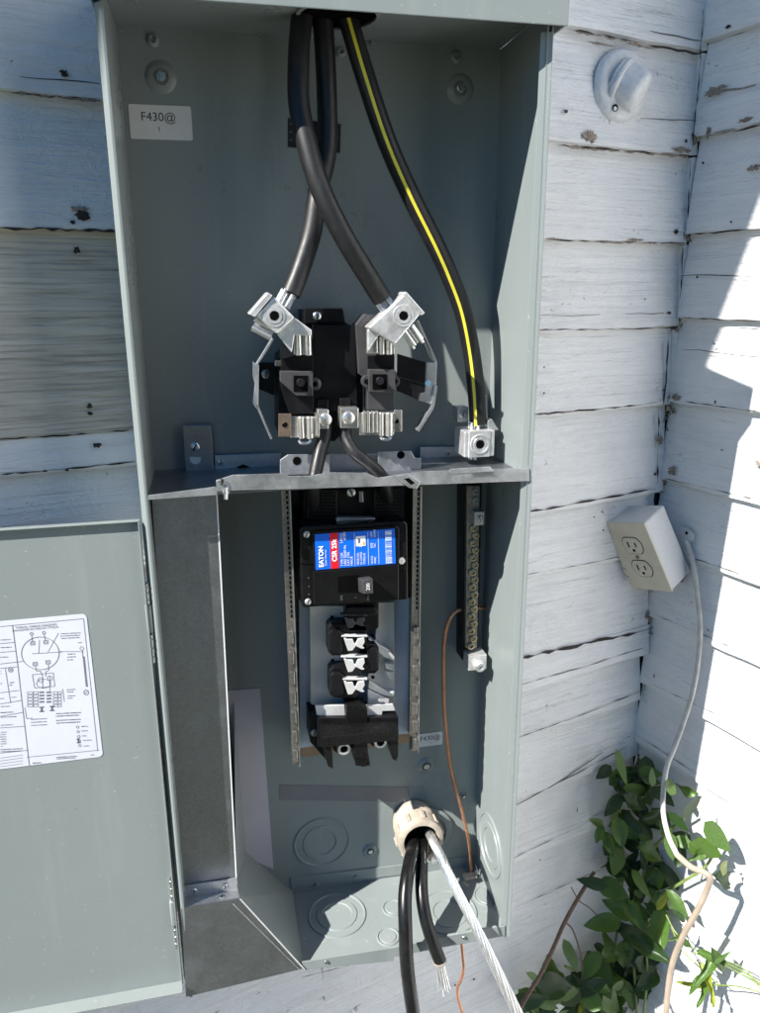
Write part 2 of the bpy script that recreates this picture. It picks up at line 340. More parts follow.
for a, b in zip(leftz[1:], leftz[:-1]):
    kw = {}
    if a == .544: kw = dict(m='weathered', t=.009, tilt=.005)
    if a == .510: kw = dict(t=.0125, tilt=.004)
    if a < -.1: board(BW, -2.4, .1695, a, b+.012, rb, nx=60, **kw)
    else: board(BW, -2.4, -.004, a, b+.012, rb, nx=60, **kw); board(BW, .034, .1695, a, b+.012, rb, **kw)
rightz = [2.18, 2.06, 1.94, 1.82, 1.70, 1.58, 1.46, 1.34, 1.22, 1.10, .98, .87, .749, .638, .523, .407, .301, .19, .075, -.033, -.13, -.245, -.355, -.46, -.57, -.68, -.79, -.95]
for a, b in zip(rightz[1:], rightz[:-1]): board(RW, (.008 if a < .6 or a > .98 else .0145)+rb.uniform(-.002, .002), 1.5, a, b+.012, rb)
def wmesh(name, parent, a, b, m):
    mb = MB().box(a, b); me = bpy.data.meshes.new(name); me.from_pydata([tuple(q) for q in mb.v], [], mb.f); me.materials.append(M[m]); o = bpy.data.objects.new(name, me); COL.objects.link(o); o.parent = parent
    return o
wmesh('sheathing', BW, (-2.4, .002, -.95), (.76, .02, 2.05), 'pit'); wmesh('sheathing', RW, (-.02, .003, -.95), (1.5, .022, 2.18), 'pit')
# narrow painted corner bead, in lengths
for z0, z1 in ((.985, 1.2), (.865, .968), (.752, .845), (.64, .735), (.535, .622), (-.95, -.40)):
    wmesh('corner_bead', RW, (.001, -.010, z0), (.0135, -.0005, z1), 'siding')
wmesh('end_board', RW, (1.5, -.03, -.95), (1.52, .1, 2.18), 'eave')
# flakes, holes and bare patches
iBW = Matrix.Rotation(-WY, 3, 'Z'); iRW = Matrix.Rotation(-(WY-math.pi/2), 3, 'Z')
def onback(px, py, w, h, m='pit', name='nail_hole', off=.0143, **k):
    c = iBW @ (back(px, py, off)-P0); return wallpatch(BW, None, c, w, h, m, rb, name, .0005, **k)
def onright(px, py, w, h, m='pit', name='nail_hole', off=.0143, **k):
    c = iRW @ (right(px, py, off)-CORNER); return wallpatch(RW, None, c, w, h, m, rb, name, .0005, **k)
for px, py, w_, h_ in ((64, 73, .010, .007), (82, 215, .018, .012), (73, 222, .006, .005), (77, 250, .008, .009), (90, 406, .007, .006), (90, 413, .006, .006), (97, 445, .010, .008), (45, 471, .006, .003), (67, 470, .006, .003)): onback(px, py, w_, h_, off=.0095 if 228 < py < 440 else .0143)
onback(79, 209, .022, .006, 'bare', 'bare_patch', off=.0140); onback(88, 100, .03, .004, 'bare', 'bare_patch', off=.0150)
for px, py, w_, h_ in ((566, 111, .010, .005), (676, 232, .010, .009), (686, 141, .005, .006), (669, 313, .009, .006), (665, 387, .004, .005), (664, 390, .010, .002), (544, 393, .004, .004), (655, 474, .006, .006), (645, 299, .003, .004), (544, 367, .003, .003), (594, 517, .003, .003), (603, 530, .004, .004), (580, 663, .003, .003), (650, 688, .006, .004), (540, 860, .003, .004), (577, 810, .002, .012), (474, 979, .006, .005), (455, 985, .004, .005)): onback(px, py, w_, h_)
for px, py, w_, h_ in ((590, 137, .030, .018), (576, 147.5, .038, .006), (682, 150, .045, .009), (600, 44, .055, .004), (640, 46, .06, .004), (635, 240, .04, .005), (553, 239, .03, .003), (529, 659, .026, .010), (560, 659, .02, .003), (545, 330, .04, .002), (668, 154, .03, .004)):
    onback(px, py, w_, h_, 'bare', 'bare_patch', jag=.5, n=17, off=.0149)
# long dark open splits in the paint
def split(wallfn, P, rot, pts, th, off=.0143, m='pit', name='split'):
    q = [rot @ (wallfn(*p, off)-(P0 if P is BW else CORNER)) for p in pts]; mb = MB(); up = []; dn = []
    for i, c in enumerate(q):
        k = th*(.35+.65*math.sin(math.pi*(i+.3)/(len(q)))); up.append(c+V((0, 0, k))); dn.append(c-V((0, 0, k*.6)))
    n = len(q); mb.add(up+dn, [(i, i+1, n+i+1, n+i) for i in range(n-1)]); mb2 = MB().add([x-V((0, .0004, 0)) for x in mb.v], mb.f)
    me = bpy.data.meshes.new(name); me.from_pydata([tuple(x) for x in mb2.v], [], mb.f); me.materials.append(M[m]); o = bpy.data.objects.new(name, me); COL.objects.link(o); o.parent = P
split(back, BW, iBW, [(640, 118.5), (655, 119), (670, 120), (685, 120), (696, 121)], .0007)
split(back, BW, iBW, [(625, 314), (640, 313.5), (652, 314), (664, 313)], .0006)
split(back, BW, iBW, [(548, 788), (562, 780), (575, 771), (590, 761), (603, 752)], .0011)
split(back, BW, iBW, [(650, 31), (662, 34), (676, 36), (692, 40), (701, 41)], .0008)
split(back, BW, iBW, [(20, 77), (40, 79), (62, 80), (85, 82), (100, 84)], .0006)
split(back, BW, iBW, [(540, 315), (570, 316), (600, 314.5)], .0004)
split(right, RW, iRW, [(704, 96), (715, 93), (728, 90), (742, 89), (756, 85)], .0016, m='bare')
split(right, RW, iRW, [(680, 276), (695, 275), (710, 275), (735, 276), (759, 277)], .0008)
split(right, RW, iRW, [(682, 350), (700, 350), (712, 352), (735, 355), (759, 357)], .0007)
split(right, RW, iRW, [(714, 133), (724, 131), (735, 129)], .0007)
for px, py, w_, h_ in ((715, 91, .05, .014), (745, 120, .030, .008), (708, 133, .010, .018), (753, 168, .028, .010), (676, 397, .022, .012), (672, 470, .018, .018), (758, 463, .012, .010)):
    onright(px, py, w_, h_, 'bare', 'bare_patch', jag=.5, n=15, off=.0146)
for px, py, w_, h_ in ((728, 27, .010, .006), (715, 402, .003, .008), (714, 344, .005, .003), (697, 277, .005, .004), (731, 222, .004, .004), (703, 163, .006, .004), (654, 676, .003, .010), (722, 450, .004, .003)): onright(px, py, w_, h_)
# dried leaves and dirt wedged in the corner
dd = MB()
for z in [.50, .492, .48, .47, .455, .44, .40, .39, .385]+[.185, .175, .16, .148, .135, .12, .115, .25, .24]+[.87, .865, .86]+[.745, .63, .625, .53, .52, .515, .51, .505]*2:
    c = P0+WD*(.731+rb.uniform(-.004, .006))-WN*(.006+rb.random()*.012)+V((0, 0, z)); rr = .006
    pts = [c+V((rb.uniform(-rr, rr), rb.uniform(-rr, rr), rb.uniform(-.009, .009))) for _ in range(4)]; dd.add(pts, [(0, 1, 2), (0, 2, 3), (0, 1, 3), (1, 2, 3)])
do = dd.build('corner_debris', 'bare', BW); do.data.transform(Matrix.Rotation(-WY, 4, 'Z')); do['kind'] = 'stuff'
# broken paint along the lower edges of the boards, open seams, and the ragged corner
def ribbon(wallfn, P, rot, pts, th, off, m, name, seed, vert=False, step=7):
    r_ = random.Random(seed); q = []
    for (a0, b0), (a1, b1) in zip(pts[:-1], pts[1:]):
        n_ = max(1, int(math.hypot(a1-a0, b1-b0)/step))
        q += [(a0+(a1-a0)*k/n_, b0+(b1-b0)*k/n_) for k in range(n_)]
    q.append(pts[-1]); L = [rot @ (wallfn(*p, off)-(P0 if P is BW else CORNER)) for p in q]; A = []; B = []
    for k, c in enumerate(L):
        h = th*r_.choice((.12, .25, .5, .9, 1.0))*(.3 if k in (0, len(L)-1) else 1); j = r_.uniform(-.3, .3)*th; e = V((1, 0, 0)) if vert else V((0, 0, 1))
        A.append(c+e*(h*.5+j)); B.append(c-e*(h*.5-j))
    n_ = len(L); me = bpy.data.meshes.new(name); me.from_pydata([tuple(x) for x in A+B], [], [(k, k+1, n_+k+1, n_+k) for k in range(n_-1)]); me.materials.append(M[m]); o = bpy.data.objects.new(name, me); COL.objects.link(o); o.parent = P
sd = 0
for pts, th, of in (([(566, 28.5), (610, 37), (655, 46), (701, 54.5)], .0030, .0148), ([(557, 145), (600, 149), (650, 153), (690, 156)], .0030, .0148), ([(545, 239.5), (600, 241.5), (686, 243)], .0020, .0148), ([(539, 329.5), (610, 329.5), (678, 327.5)], .0018, .0148), ([(534, 414.5), (600, 409), (659, 402.5)], .0026, .0148), ([(529, 512), (590, 501), (656, 488.5)], .0034, .0182),
        ([(525, 575), (580, 565), (624, 556)], .0010, .0140), ([(521, 657.5), (570, 647), (620, 636), (654, 628)], .0062, .0172), ([(520, 685), (590, 665), (646, 647)], .0014, .0206), ([(520, 737), (590, 712), (648, 688)], .0016, .0148), ([(514, 806), (570, 777), (630, 745)], .0018, .0148), ([(514, 858), (608, 812)], .0014, .0148), ([(514, 908), (606, 867)], .0018, .0148), ([(300, 978), (400, 952)], .0012, .0148), ([(0, 90), (50, 96), (100, 100.5)], .0026, .0148), ([(0, 227.5), (60, 229.5), (118, 231.5)], .0032, .0148), ([(0, 439.5), (60, 435.5), (130, 430)], .0016, .0100), ([(0, 474.5), (60, 469.5), (135, 462)], .0020, .0148)):
    sd += 1; ribbon(back, BW, iBW, pts, th, of, 'pit', 'seam', sd)
for pts, th in (([(575, 31.5), (640, 44.5)], .0026), ([(570, 147.5), (640, 153), (688, 157)], .0034), ([(600, 242.5), (683, 243.5)], .0022), ([(537, 415), (580, 411)], .0016), ([(10, 92.5), (98, 101.5)], .0024)):
    sd += 1; ribbon(back, BW, iBW, pts, th, .0153, 'bare', 'chipped_edge', sd, step=4)
for pts, th in (([(706, 45), (760, 27)], .0022), ([(710, 136), (760, 125.6)], .0026), ([(692, 234.5), (760, 228.5)], .0022), ([(682, 317.5), (760, 321.5)], .0018), ([(684, 401.5), (760, 412)], .0018), ([(664, 478.5), (754, 499)], .0014), ([(660, 547), (746, 576)], .0014), ([(659, 616), (738, 650)], .0014), ([(649, 683), (724, 718)], .0014), ([(637, 735), (717, 788)], .0014)):
    sd += 1; ribbon(right, RW, iRW, pts, th, .0149, 'pit', 'seam', sd)
for pts, th in (([(703, 10), (700, 58)], .0040), ([(701, 56), (692, 150)], .0026), ([(690, 160), (687, 240)], .0030), ([(683, 246), (679, 326)], .0026), ([(669, 332), (664, 404)], .0034), ([(659, 408), (657, 486)], .0046), ([(655, 492), (653, 560)], .0036), ([(652, 590), (656, 628)], .0040), ([(648, 652), (645, 690)], .0026)):
    sd += 1; ribbon(back, BW, iBW, pts, th, .0149, 'pit', 'corner_gap', sd, vert=True)
for px, py, w_, h_ in ((660, 440, .016, .026), (668, 480, .020, .022), (655, 600, .010, .050), (648, 615, .012, .020), (676, 395, .022, .012)): onback(px, py, w_, h_, 'bare', 'bare_patch', off=.0150)
# roof eave above
ev = MB(); 
def wp(s, q, z): return P0+WD*s-WN*q+V((0, 0, z))
ev.prism([wp(-2.6, -.1, 2.0), wp(-2.6, .352, 2.0), wp(-1.35, .356, 2.0), wp(-.6, .385, 2.0), wp(.742, .44, 2.0), wp(.742, -.1, 2.0)], (0, 0, .14))
tag(ev.build('roof_eave', 'eave', org=P0+V((0, 0, 2))), 'painted eave overhanging the clapboard wall above the electrical box', 'eave')

# ================================================================== ENCLOSURE
W, D = .37, .111
TOPZ, BOTZ = .905, -.048
EN = thing('electrical_enclosure', (W/2, D, BOTZ), 'open grey-green steel electrical box on the clapboard wall, door swung to the left', 'electrical box')
bp = MB().box((.0, D, BOTZ), (W-.0, D+.0016, TOPZ)).build('back_panel', 'paint', EN)
MB().box((.0035, 0, BOTZ), (.005, D-.0003, TOPZ)).build('side_wall', 'paint', EN)
MB().box((W-.0045, 0, BOTZ), (W-.003, D-.0003, TOPZ)).build('side_wall', 'paint', EN)
def edge(pts, name): MB().prism([(x, y, -.060) for x, y in pts], (0, 0, .949)).build(name, 'paint', EN, bev=.0004)
edge([(-.0016, .0042), (.0030, -.0010), (.0052, -.0008), (.0052, .0002), (.0034, .0002), (-.0006, .0052)], 'front_flange')
edge([(W-.0095, .0026), (W+.0005, -.0012), (W+.0013, -.0004), (W-.0090, .0036)], 'front_flange')
MB().box((W-.0002, -.0001, -.060), (W+.0013, .013, .895)).build('outer_return', 'paint', EN, bev=.0003)
MB().box((.0052, 0, TOPZ), (W-.0048, D+.001, TOPZ+.0015)).build('top_panel', 'paint', EN)
MB().box((-.004, -.013, .890), (W+.0085, -.0115, .932)).build('top_lip', 'paint', EN, bev=.0006)
MB().box((-.004, -.0113, .9305), (W+.0085, D, .932)).build('hood', 'paint', EN)
MB().box((-.004, -.0113, .891), (-.0025, D, .9303)).build('hood_side', 'paint', EN); MB().box((W+.0070, -.0113, .891), (W+.0085, D, .9303)).build('hood_side', 'paint', EN)
MB().box((.0052, .0005, BOTZ-.0015), (W-.0048, D, BOTZ)).build('bottom_panel', 'paint', EN)
# ceiling hole of the riser hub (dark ring) and drip tabs
MB().lathe((.193, .045, TOPZ-.0003), (0, 0, -1), [(.036, 0), (.036, .0015), (.033, .002), (.033, 0)], 30).build('hub_ring', 'paint', EN, smooth=True)
MB().cyl((.193, .045, TOPZ-.0006), (.193, .045, TOPZ-.0001), .0335, 30).build('hub_opening', 'hole', EN)
for px, py in ((260, 33), (372, 42)): c = at(px, py, D-.001); MB().box((c.x-.0016, c.y-.004, c.z-.003), (c.x+.0016, c.y, c.z+.003)).build('tab', 'paint', EN, bev=.0005)
# bottom front lip with its notch and bent tabs
bl = MB().px([(302, 962), (392, 948), (505, 926), (505, 936), (440, 948), (394, 957), (394, 961), (303, 970)], -.0012, 0); bl.build('bottom_lip', 'paint', EN, bev=.0004)
PXo('lip_tab', [(447, 936), (497, 927), (500, 937), (458, 945)], -.0045, -.0015, 'paint', EN)
for px, py in ((326, 961.5), (463.5, 937)): screw(EN, at(px, py, -.005 if px > 400 else -.0015), .0022)
# embossed folds along the bottom of the back
PXo('rivet_strip', [(290, 878), (476, 856), (478, 866), (291, 888)], D-.0015, D-.0001, 'paint', EN)
for px, py in ((317, 884), (356, 877)): screw(EN, at(px, py, D-.0016), .003, slot=False, m='paint', name='rivet')
# mounting bosses with bolts
def boss(px, py, r=.0115, bolt=.0045, m='zinc', y=D):
    c = at(px, py, y); o = MB().lathe((c.x, y+.0001, c.z), (0, -1, 0), [(r*1.25, 0), (r, .0022), (r*.62, .0030), (r*.5, .0008), (0.0001, .0006)], 26).build('mounting_boss', 'paint', EN, smooth=True)
    if bolt: MB().cyl((c.x, y-.0008, c.z), (c.x, y-.0045, c.z), bolt, 6).build('bolt', m, o, bev=.0005)
boss(161, 77); boss(460, 89); boss(426, 765, .0095, .0038); boss(370, 850, .008, .003); boss(153, 40, .005, 0); boss(456, 57, .005, 0); boss(341, 52, .004, 0); boss(463, 795, .004, .0018)
# knockouts: concentric pressed rings
def knock(c, ax, rs, h=.0015, name='knockout'):
    mb = MB(); ax = V(ax)
    prof = [(rs[0]+.0012, 0)]
    for i, r in enumerate(rs): prof += [(r+.0006, h*(1 if i % 2 == 0 else .2)), (r-.0008, h*(1 if i % 2 == 0 else .2)), (r-.0016, h*(.15 if i % 2 == 0 else .95))]
    prof.append((.0001, prof[-1][1])); return mb.lathe(c, ax, prof, 40).build(name, 'paint', EN, smooth=True)
c = at(322, 842, D); knock((c.x, D, c.z), (0, -1, 0), (.034, .025, .0185))
def fl(px, py): return plane(px, py, V((0, 0, 1)), V((0, 0, BOTZ)))
for (px, py), rs in (((337, 915), (.034, .0255, .019)), ((448, 912), (.034, .0255, .019)), ((393, 908), (.0125, .0108)), ((388, 937), (.0125, .0108)), ((487, 896), (.016, .0145))):
    c = fl(px, py); knock((c.x, min(max(c.y, rs[0]+.004), D-rs[0]-.003), BOTZ), (0, 0, 1), rs)
c = plane(491, 846, V((1, 0, 0)), V((W-.0045, 0, 0))); knock((W-.0045, .058, c.z), (-1, 0, 0), (.037, .0285, .021))
# label stickers on the back panel
def label(cpx, w_, h_, y, mname, lines, rz=0, name='inventory_label'):
    c = at(*cpx, y); mb = MB(); r = .0018; pts = []
    for sx, sz, a0 in ((1, 1, 0), (-1, 1, 90), (-1, -1, 180), (1, -1, 270)):
        for a in (0, 30, 60, 90): aa = math.radians(a0+a); pts.append((c.x+sx*(w_/2-r)+r*math.cos(aa), y, c.z+sz*(h_/2-r)+r*math.sin(aa)))
    o = mb.prism(pts, (0, .0003, 0)).build(name, mname, EN)
    for s, size, dx, dz in lines: text(s, size, (c.x+dx, y, c.z+dz), (1, 0, 0), M['ink'], o, 'label_print')
    return o
label((161, 122.5), .0555, .029, D-.0006, 'label', [('F430@', .0105, -.002, .0042), ('1', .0062, -.002, -.006)])
label((430, 739.5), .032, .018, D-.0006, 'label', [('F430@', .0088, .000, .002), ('1', .004, .001, -.0055)])
bs = PXo('danger_sticker', [(288, 118), (341, 124), (340, 153), (288, 147)], D-.0006, D-.0002, 'black_sticker', EN, bev=0)
for u, v in ((291, 124), (291, 132), (291, 140), (337, 130), (337, 138)):
    c = at(u, v, D-.0008); MB().box((c.x-.0012, D-.0009, c.z-.0007), (c.x+.0012, D-.0006, c.z+.0007)).build('sticker_mark', 'inkgrey', bs)
PXo('paper_sheet', [(222, 691), (260, 688.5), (273.5, 869), (228, 850)], D-.0008, D-.0003, 'label_lilac', EN, bev=0)

PXo('reflection_band', [(279.5, 785), (409, 787), (409, 802), (280, 800)], D-.0005, D-.0002, 'reflection_tone', EN, bev=0)  # dark band painted in for shade and reflection on the panel
# divider shelf
SH = MB().box((.0055, .002, .4995), (W-.005, D-.0005, .501)).build('divider_shelf', 'galv_dark', EN)  # darker steel than the lip, standing in for the top's shade
PXo('shelf_lip', [(216, 480.5), (233, 475), (282, 473.5), (289, 476), (310, 476), (330, 472.5), (366, 473), (378, 478), (420, 471.5), (529, 468), (529.6, 481), (420, 485), (300, 489), (217, 491)], -.0022, -.0006, 'galv', EN, bev=.0003)
PXo('shelf_lip', [(148, 495.5), (215, 487), (217, 489), (217, 495), (148, 500)], -.0018, -.0006, 'galv', EN, bev=.0002)
PXo('lip_tab', [(450, 469), (490, 466.5), (494, 471.5), (450, 473.5)], -.0034, -.0023, 'galv', EN)
c = at(484, 474, -.003); MB().box((c.x-.011, -.0034, c.z-.0012), (c.x+.009, -.0023, c.z+.0006)).build('lip_slot', 'galv_dark', EN)
for px, py in ((222, 482), (226, 493)): screw(EN, at(px, py, -.0035), .0032)
MB().cyl(at(226, 487, -.005), at(226, 499, -.005), .0021, 8).build('bolt', 'zinc', EN)
PXo('latch_clip', [(397, 476), (408, 474), (421, 482), (417, 489), (409, 488), (399, 481)], -.006, -.0035, 'galv', EN); PXo('latch_slot', [(404, 479), (409, 478), (415, 483), (411, 485)], -.0063, -.0061, 'hole', EN, bev=0)
for pts, sc_ in (([(215, 455.5), (281, 453), (281, 470), (215, 472)], (220.5, 462)), ([(420, 447), (470, 447), (470, 462), (420, 465)], (448, 452.5))):
    b = PXo('shelf_bracket', pts, D-.008, D-.0065, 'galv', EN); screw(EN, at(*sc_, D-.0081), .0032, rot=.9)
PXo('wire_notch', [(237, 467), (243, 464.5), (250, 467), (250, 469), (237, 469.5)], D-.0085, D-.0081, 'hole', EN, bev=0)
PXo('shelf_bracket', [(280, 475), (280, 460), (288, 454.5), (310, 454.5), (330, 454), (330, 474)], .052, .0535, 'galv', EN); 
o = MB().cyl(at(297, 461, .0515), at(297, 461, .0515)+V((0, .0004, 0)), .0042, 16).build('bracket_hole', 'hole', EN)
PXo('shelf_bracket', [(330, 454), (377, 454), (377, 474), (330, 474)], .062, .0635, 'galv', EN)
PXo('shelf_bracket', [(378, 452), (411, 451), (415, 458), (421, 458), (421, 474), (378, 474)], .052, .0535, 'galv', EN)
MB().cyl(at(401, 455, .0515), at(401, 455, .0515)+V((0, .0004, 0)), .004, 16).build('bracket_hole', 'hole', EN)
# grey plated strap above the shelf at the left
PXo('ground_strap', [(182.5, 425.5), (211, 425), (215.5, 489), (187, 491)], D-.010, D-.0085, 'galv_dark', EN); screw(EN, at(195, 447, D-.0101), .0048, rot=.2); MB().cyl(at(195.5, 459, D-.0104), at(195.5, 459, D-.0101), .0055, 18).build('strap_hole', 'galv', EN)

# steel guard at the left of the lower bay
GY = .024
PXo('guard_plate', [(152, 499), (216, 494), (236, 884), (178, 893)], GY, GY+.0012, 'galv_dark', EN, bev=0)
q = [at(216, 494, GY), at(217.5, 494, GY), at(237, 880, GY), at(235.5, 880, GY)]
MB().prism([q[0]-V((0, .0006, 0)), q[1]-V((0, .0006, 0)), q[2]-V((0, .0006, 0)), q[3]-V((0, .0006, 0))], (0, .0006, 0)).build('guard_edge', 'label', EN)
a, b = at(217, 494, GY), at(236, 882, GY); MB().add([a, b, V((b.x, D, b.z)), V((a.x, D, a.z)), a-V((.001, 0, 0)), b-V((.001, 0, 0)), V((b.x-.001, D, b.z)), V((a.x-.001, D, a.z))], [(0, 1, 2, 3), (7, 6, 5, 4), (0, 4, 5, 1)]).build('guard_return', 'galv_dark', EN)
PXo('guard_bracket', [zH(205, 325), zH(420, 290), zH(600, 262), zH(612, 350), zH(400, 380), zH(210, 405)], GY-.002, GY-.0004, 'galv', EN)
b1, b2 = at(*zH(212, 395), GY-.002), at(*zH(612, 345), GY-.002); b3, b4 = at(*zH(620, 402), 0), at(*zH(215, 475), 0)
MB().add([b1, b2, b3, b4, b1-V((0, 0, .0012)), b2-V((0, 0, .0012)), b3-V((0, 0, .0012)), b4-V((0, 0, .0012))], [(0, 1, 2, 3), (7, 6, 5, 4), (3, 2, 6, 7), (1, 5, 6, 2), (0, 3, 7, 4)]).build('guard_bracket', 'galv', EN)
for u, v in ((305, 350), (520, 318)): screw(EN, at(*zH(u, v), GY-.0022), .0032)
screw(EN, (b2*.3+b3*.4+b1*.1+b4*.2)+V((0, 0, .0002)), .003, ax=(0, 0, 1))
FA = [at(*zH(216, 476), -.0008), at(*zH(622, 404), -.0008), at(304, 968.5, -.0014), at(186, 997, -.0014)]
MB().prism(FA, (0, .0012, 0)).build('guard_apron', 'galv_dark', EN)
a, b = FA[1], FA[2]; A2 = V((b1.x+.118, D, .06)); 
MB().add([a+V((0, .0013, 0)), b+V((0, .0013, 0)), V((b.x, D, b.z+.004)), at(246, 852, D), at(234, 700, D), at(236, 882, GY+.002)], [(0, 1, 2, 3), (0, 3, 5), (3, 4, 5)]).build('guard_slope', 'paint', EN)
MB().tube([a-V((0, .001, 0)), b-V((0, .001, 0))], .0011, 6, sub=1).build('guard_hem', 'galv', EN)
MB().tube([a-V((.007, .0006, .006)), b-V((.005, .0006, 0))], .0006, 5, sub=1).build('guard_crease', 'galv', EN)
screw(EN, at(*zF(85, 500), .02), .0025)

# inner rails of the breaker bay
def rail(x0t, x1t, yt, x0b, x1b, yb, tabs):
    o = MB().px([(x0t, yt), (x1t, yt), (x1b, yb), (x0b, yb)], .045, .047).build('mounting_rail', 'galv_rail', EN, bev=.0004)
    a, b, c_, d = at(x1t, yt, .047), at(x1b, yb, .047), at(x0t, yt, .047), at(x0b, yb, .047)
    MB().prism([a, b, b+V((0, D-.047, 0)), a+V((0, D-.047, 0))], (-.0012, 0, 0)).build('rail_web', 'galv_rail', o)
    MB().prism([a+V((.0002, 0, 0)), b+V((.0002, 0, 0)), b+V((.0002, -.0035, 0)), a+V((.0002, -.0035, 0))], (-.0013, 0, 0)).build('rail_lip', 'galv', o)
    for k in range(tabs[2]):
        t = tabs[0]+(tabs[1]-tabs[0])*k/(tabs[2]-1); p = c_.lerp(d, t); r_ = a.lerp(b, t)
        MB().box((p.x+.0008, .0405, p.z-.009), (r_.x-.0025, .0449, p.z+.006)).build('rail_tab', 'galv_rail', o, bev=.001)
    for k in range(26):
        t = .01+.44*k/26; p = c_.lerp(d, t); MB().box((p.x+.0045, .0443, p.z-.0016), (p.x+.0062, .0449, p.z+.0016)).build('rail_perforation', 'hole', o)
rail(281, 290, 489, 292.5, 300, 765, (.5, .95, 7)); rail(413, 421, 486, 409.5, 418, 751, (.52, .96, 7))

# ---- door, opened flat to the left, its inside towards the camera
dz1 = at(138, 522, -.004).z; dz0 = at(181, 988, -.004).z; dx = at(139, 523, -.004).x
DO = MB().box((-.395, .0045, dz0), (dx, .006, dz1)).build('door', 'paint', EN)
MB().box((-.395, -.0005, dz1-.0012), (dx, .0044, dz1)).build('door_lip', 'paint', DO, bev=.0003)
MB().box((dx-.0012, -.0015, dz0+.0013), (dx, .0044, dz1-.0014)).build('door_lip', 'paint', DO, bev=.0003)
MB().box((-.395, -.0110, dz0), (dx, .0044, dz0+.0012)).build('door_lip', 'paint', DO, bev=.0003)
MB().box((-.395, -.004, dz0+.0013), (-.3938, .0044, dz1-.0014)).build('door_lip', 'paint', DO, bev=.0003)
def hinge(y0, y1, y2, y3, x0, x1):
    a, b = at(x0, y0, .001), at(x1, y3, .001)
    o = MB().box((a.x-.0016, .0, at(x1, y2, .001).z), (a.x+.0042, .0055, at(x0, y1, .001).z)).build('hinge', 'paint', EN, smooth=True, bev=.0018)
    for k, (zt, zb) in enumerate(((a.z, at(x0, y1, .001).z), (at(x1, y2, .001).z, b.z))):
        MB().box((a.x+.0004, .0025, zb+.0004), (a.x+.0034, .0045, zt)).build('hinge_leaf', 'galv', o)
        MB().cyl((a.x+.0019, .001, zb+.001), (a.x+.0019, .001, zt-.001), .0013, 8).build('hinge_pin', 'zinc', o)
        for j in range(3): zz = zb+(zt-zb)*(.2+.3*j); MB().box((a.x+.0002, -.0004, zz), (a.x+.0036, .0026, zz+.0018)).build('hinge_curl', 'zinc', o)
hinge(583, 605, 634, 664, 144.5, 148); hinge(878, 902, 927, 950, 168.5, 171)
MB().box((dx+.0012, .0085, dz0-.002), (-.0004, .0095, dz1-.006)).build('hinge_plate', 'paint', EN)
ga = at(141.5, 535, .008); gb = at(143.5, 563, .008); MB().box((dx+.0018, .0065, gb.z), (-.0012, .0078, ga.z+.012)).build('hinge_plate', 'galv', EN)

# wiring sticker on the door
SY = .0041
def ds(u, v, y=SY): return at(*zS(u, v), y)
tl = ds(480, 78); rbm = ds(560, 868); x1 = (tl.x+rbm.x)/2+.002; zt = tl.z; zb = ds(545, 885).z
pts = []
r = .004
for sx, sz, a0 in ((1, 1, 0), (-1, 1, 90), (-1, -1, 180), (1, -1, 270)):
    cx = x1-r if sx > 0 else -.33+r; cz = zt-r if sz > 0 else zb+r
    for a in (0, 22, 45, 68, 90): aa = math.radians(a0+a); pts.append((cx+r*math.cos(aa), SY, cz+r*math.sin(aa)))
MB().prism(pts, (0, .0003, 0)).build('wiring_sticker', 'sticker', DO)
LN = MB()
def seg(p, q, w_=.0004, mb=LN):
    a, b = ds(*p, SY-.0002), ds(*q, SY-.0002); d = (b-a).normalized(); n = V((-d.z, 0, d.x))*w_*.5; mb.add([a+n, b+n, b-n, a-n], [(0, 1, 2, 3)])
def poly(ps, w_=.0004, close=False):
    ps = list(ps)+([ps[0]] if close else [])
    for p, q in zip(ps[:-1], ps[1:]): seg(p, q, w_)
def circ(u, v, ru, rv, w_=.0004, n=40): poly([(u+ru*math.cos(2*math.pi*i/n), v+rv*math.sin(2*math.pi*i/n)+.0*i) for i in range(n)], w_, True)
poly([(70, 140), (98, 350), (165, 930)], .0005); poly([(0, 150), (470, 105)], .0004); poly([(470, 105), (550, 850)], .0004)
poly([(0, 245), (82, 238)]); poly([(0, 295), (88, 287)]); poly([(0, 360), (130, 345)]); poly([(0, 385), (98, 375)]); poly([(0, 585), (120, 565)]); poly([(0, 720), (143, 710)]); poly([(0, 862), (160, 845)]); poly([(30, 385), (60, 580)]); poly([(0, 522), (108, 508)]); poly([(0, 655), (130, 632)])
poly([(150, 885), (555, 845)]); 
for k in range(4): poly([(0, 890+k*16), (130, 872+k*16)], .0003)
circ(227, 300, 106, 92, .0005); circ(178, 190, 8, 8, .0005, 12); circ(247, 184, 8, 8, .0005, 12)
for u, v in ((184, 243), (258, 237), (198, 360), (270, 350)): poly([(u-12, v-9), (u+12, v-11), (u+12, v+9), (u-12, v+11)], .0004, True); circ(u, v, 6, 6, .0003, 8)
for p, q in (((178, 198), (183, 232)), ((247, 192), (256, 226)), ((200, 372), (205, 400)), ((272, 362), (275, 395)), ((205, 400), (228, 400)), ((228, 400), (240, 430)), ((275, 395), (258, 402)), ((258, 402), (258, 430)), ((330, 185), (270, 292)), ((180, 302), (350, 292)), ((335, 290), (470, 290)), ((222, 225), (218, 300)), ((240, 430), (240, 500)), ((280, 430), (280, 510))): seg(p, q)
poly([(182, 420), (300, 410), (308, 485), (195, 495)], .0004, True); circ(245, 470, 40, 25, .0004, 20); circ(228, 450, 14, 14, .0004, 12); circ(280, 440, 14, 14, .0004, 12)
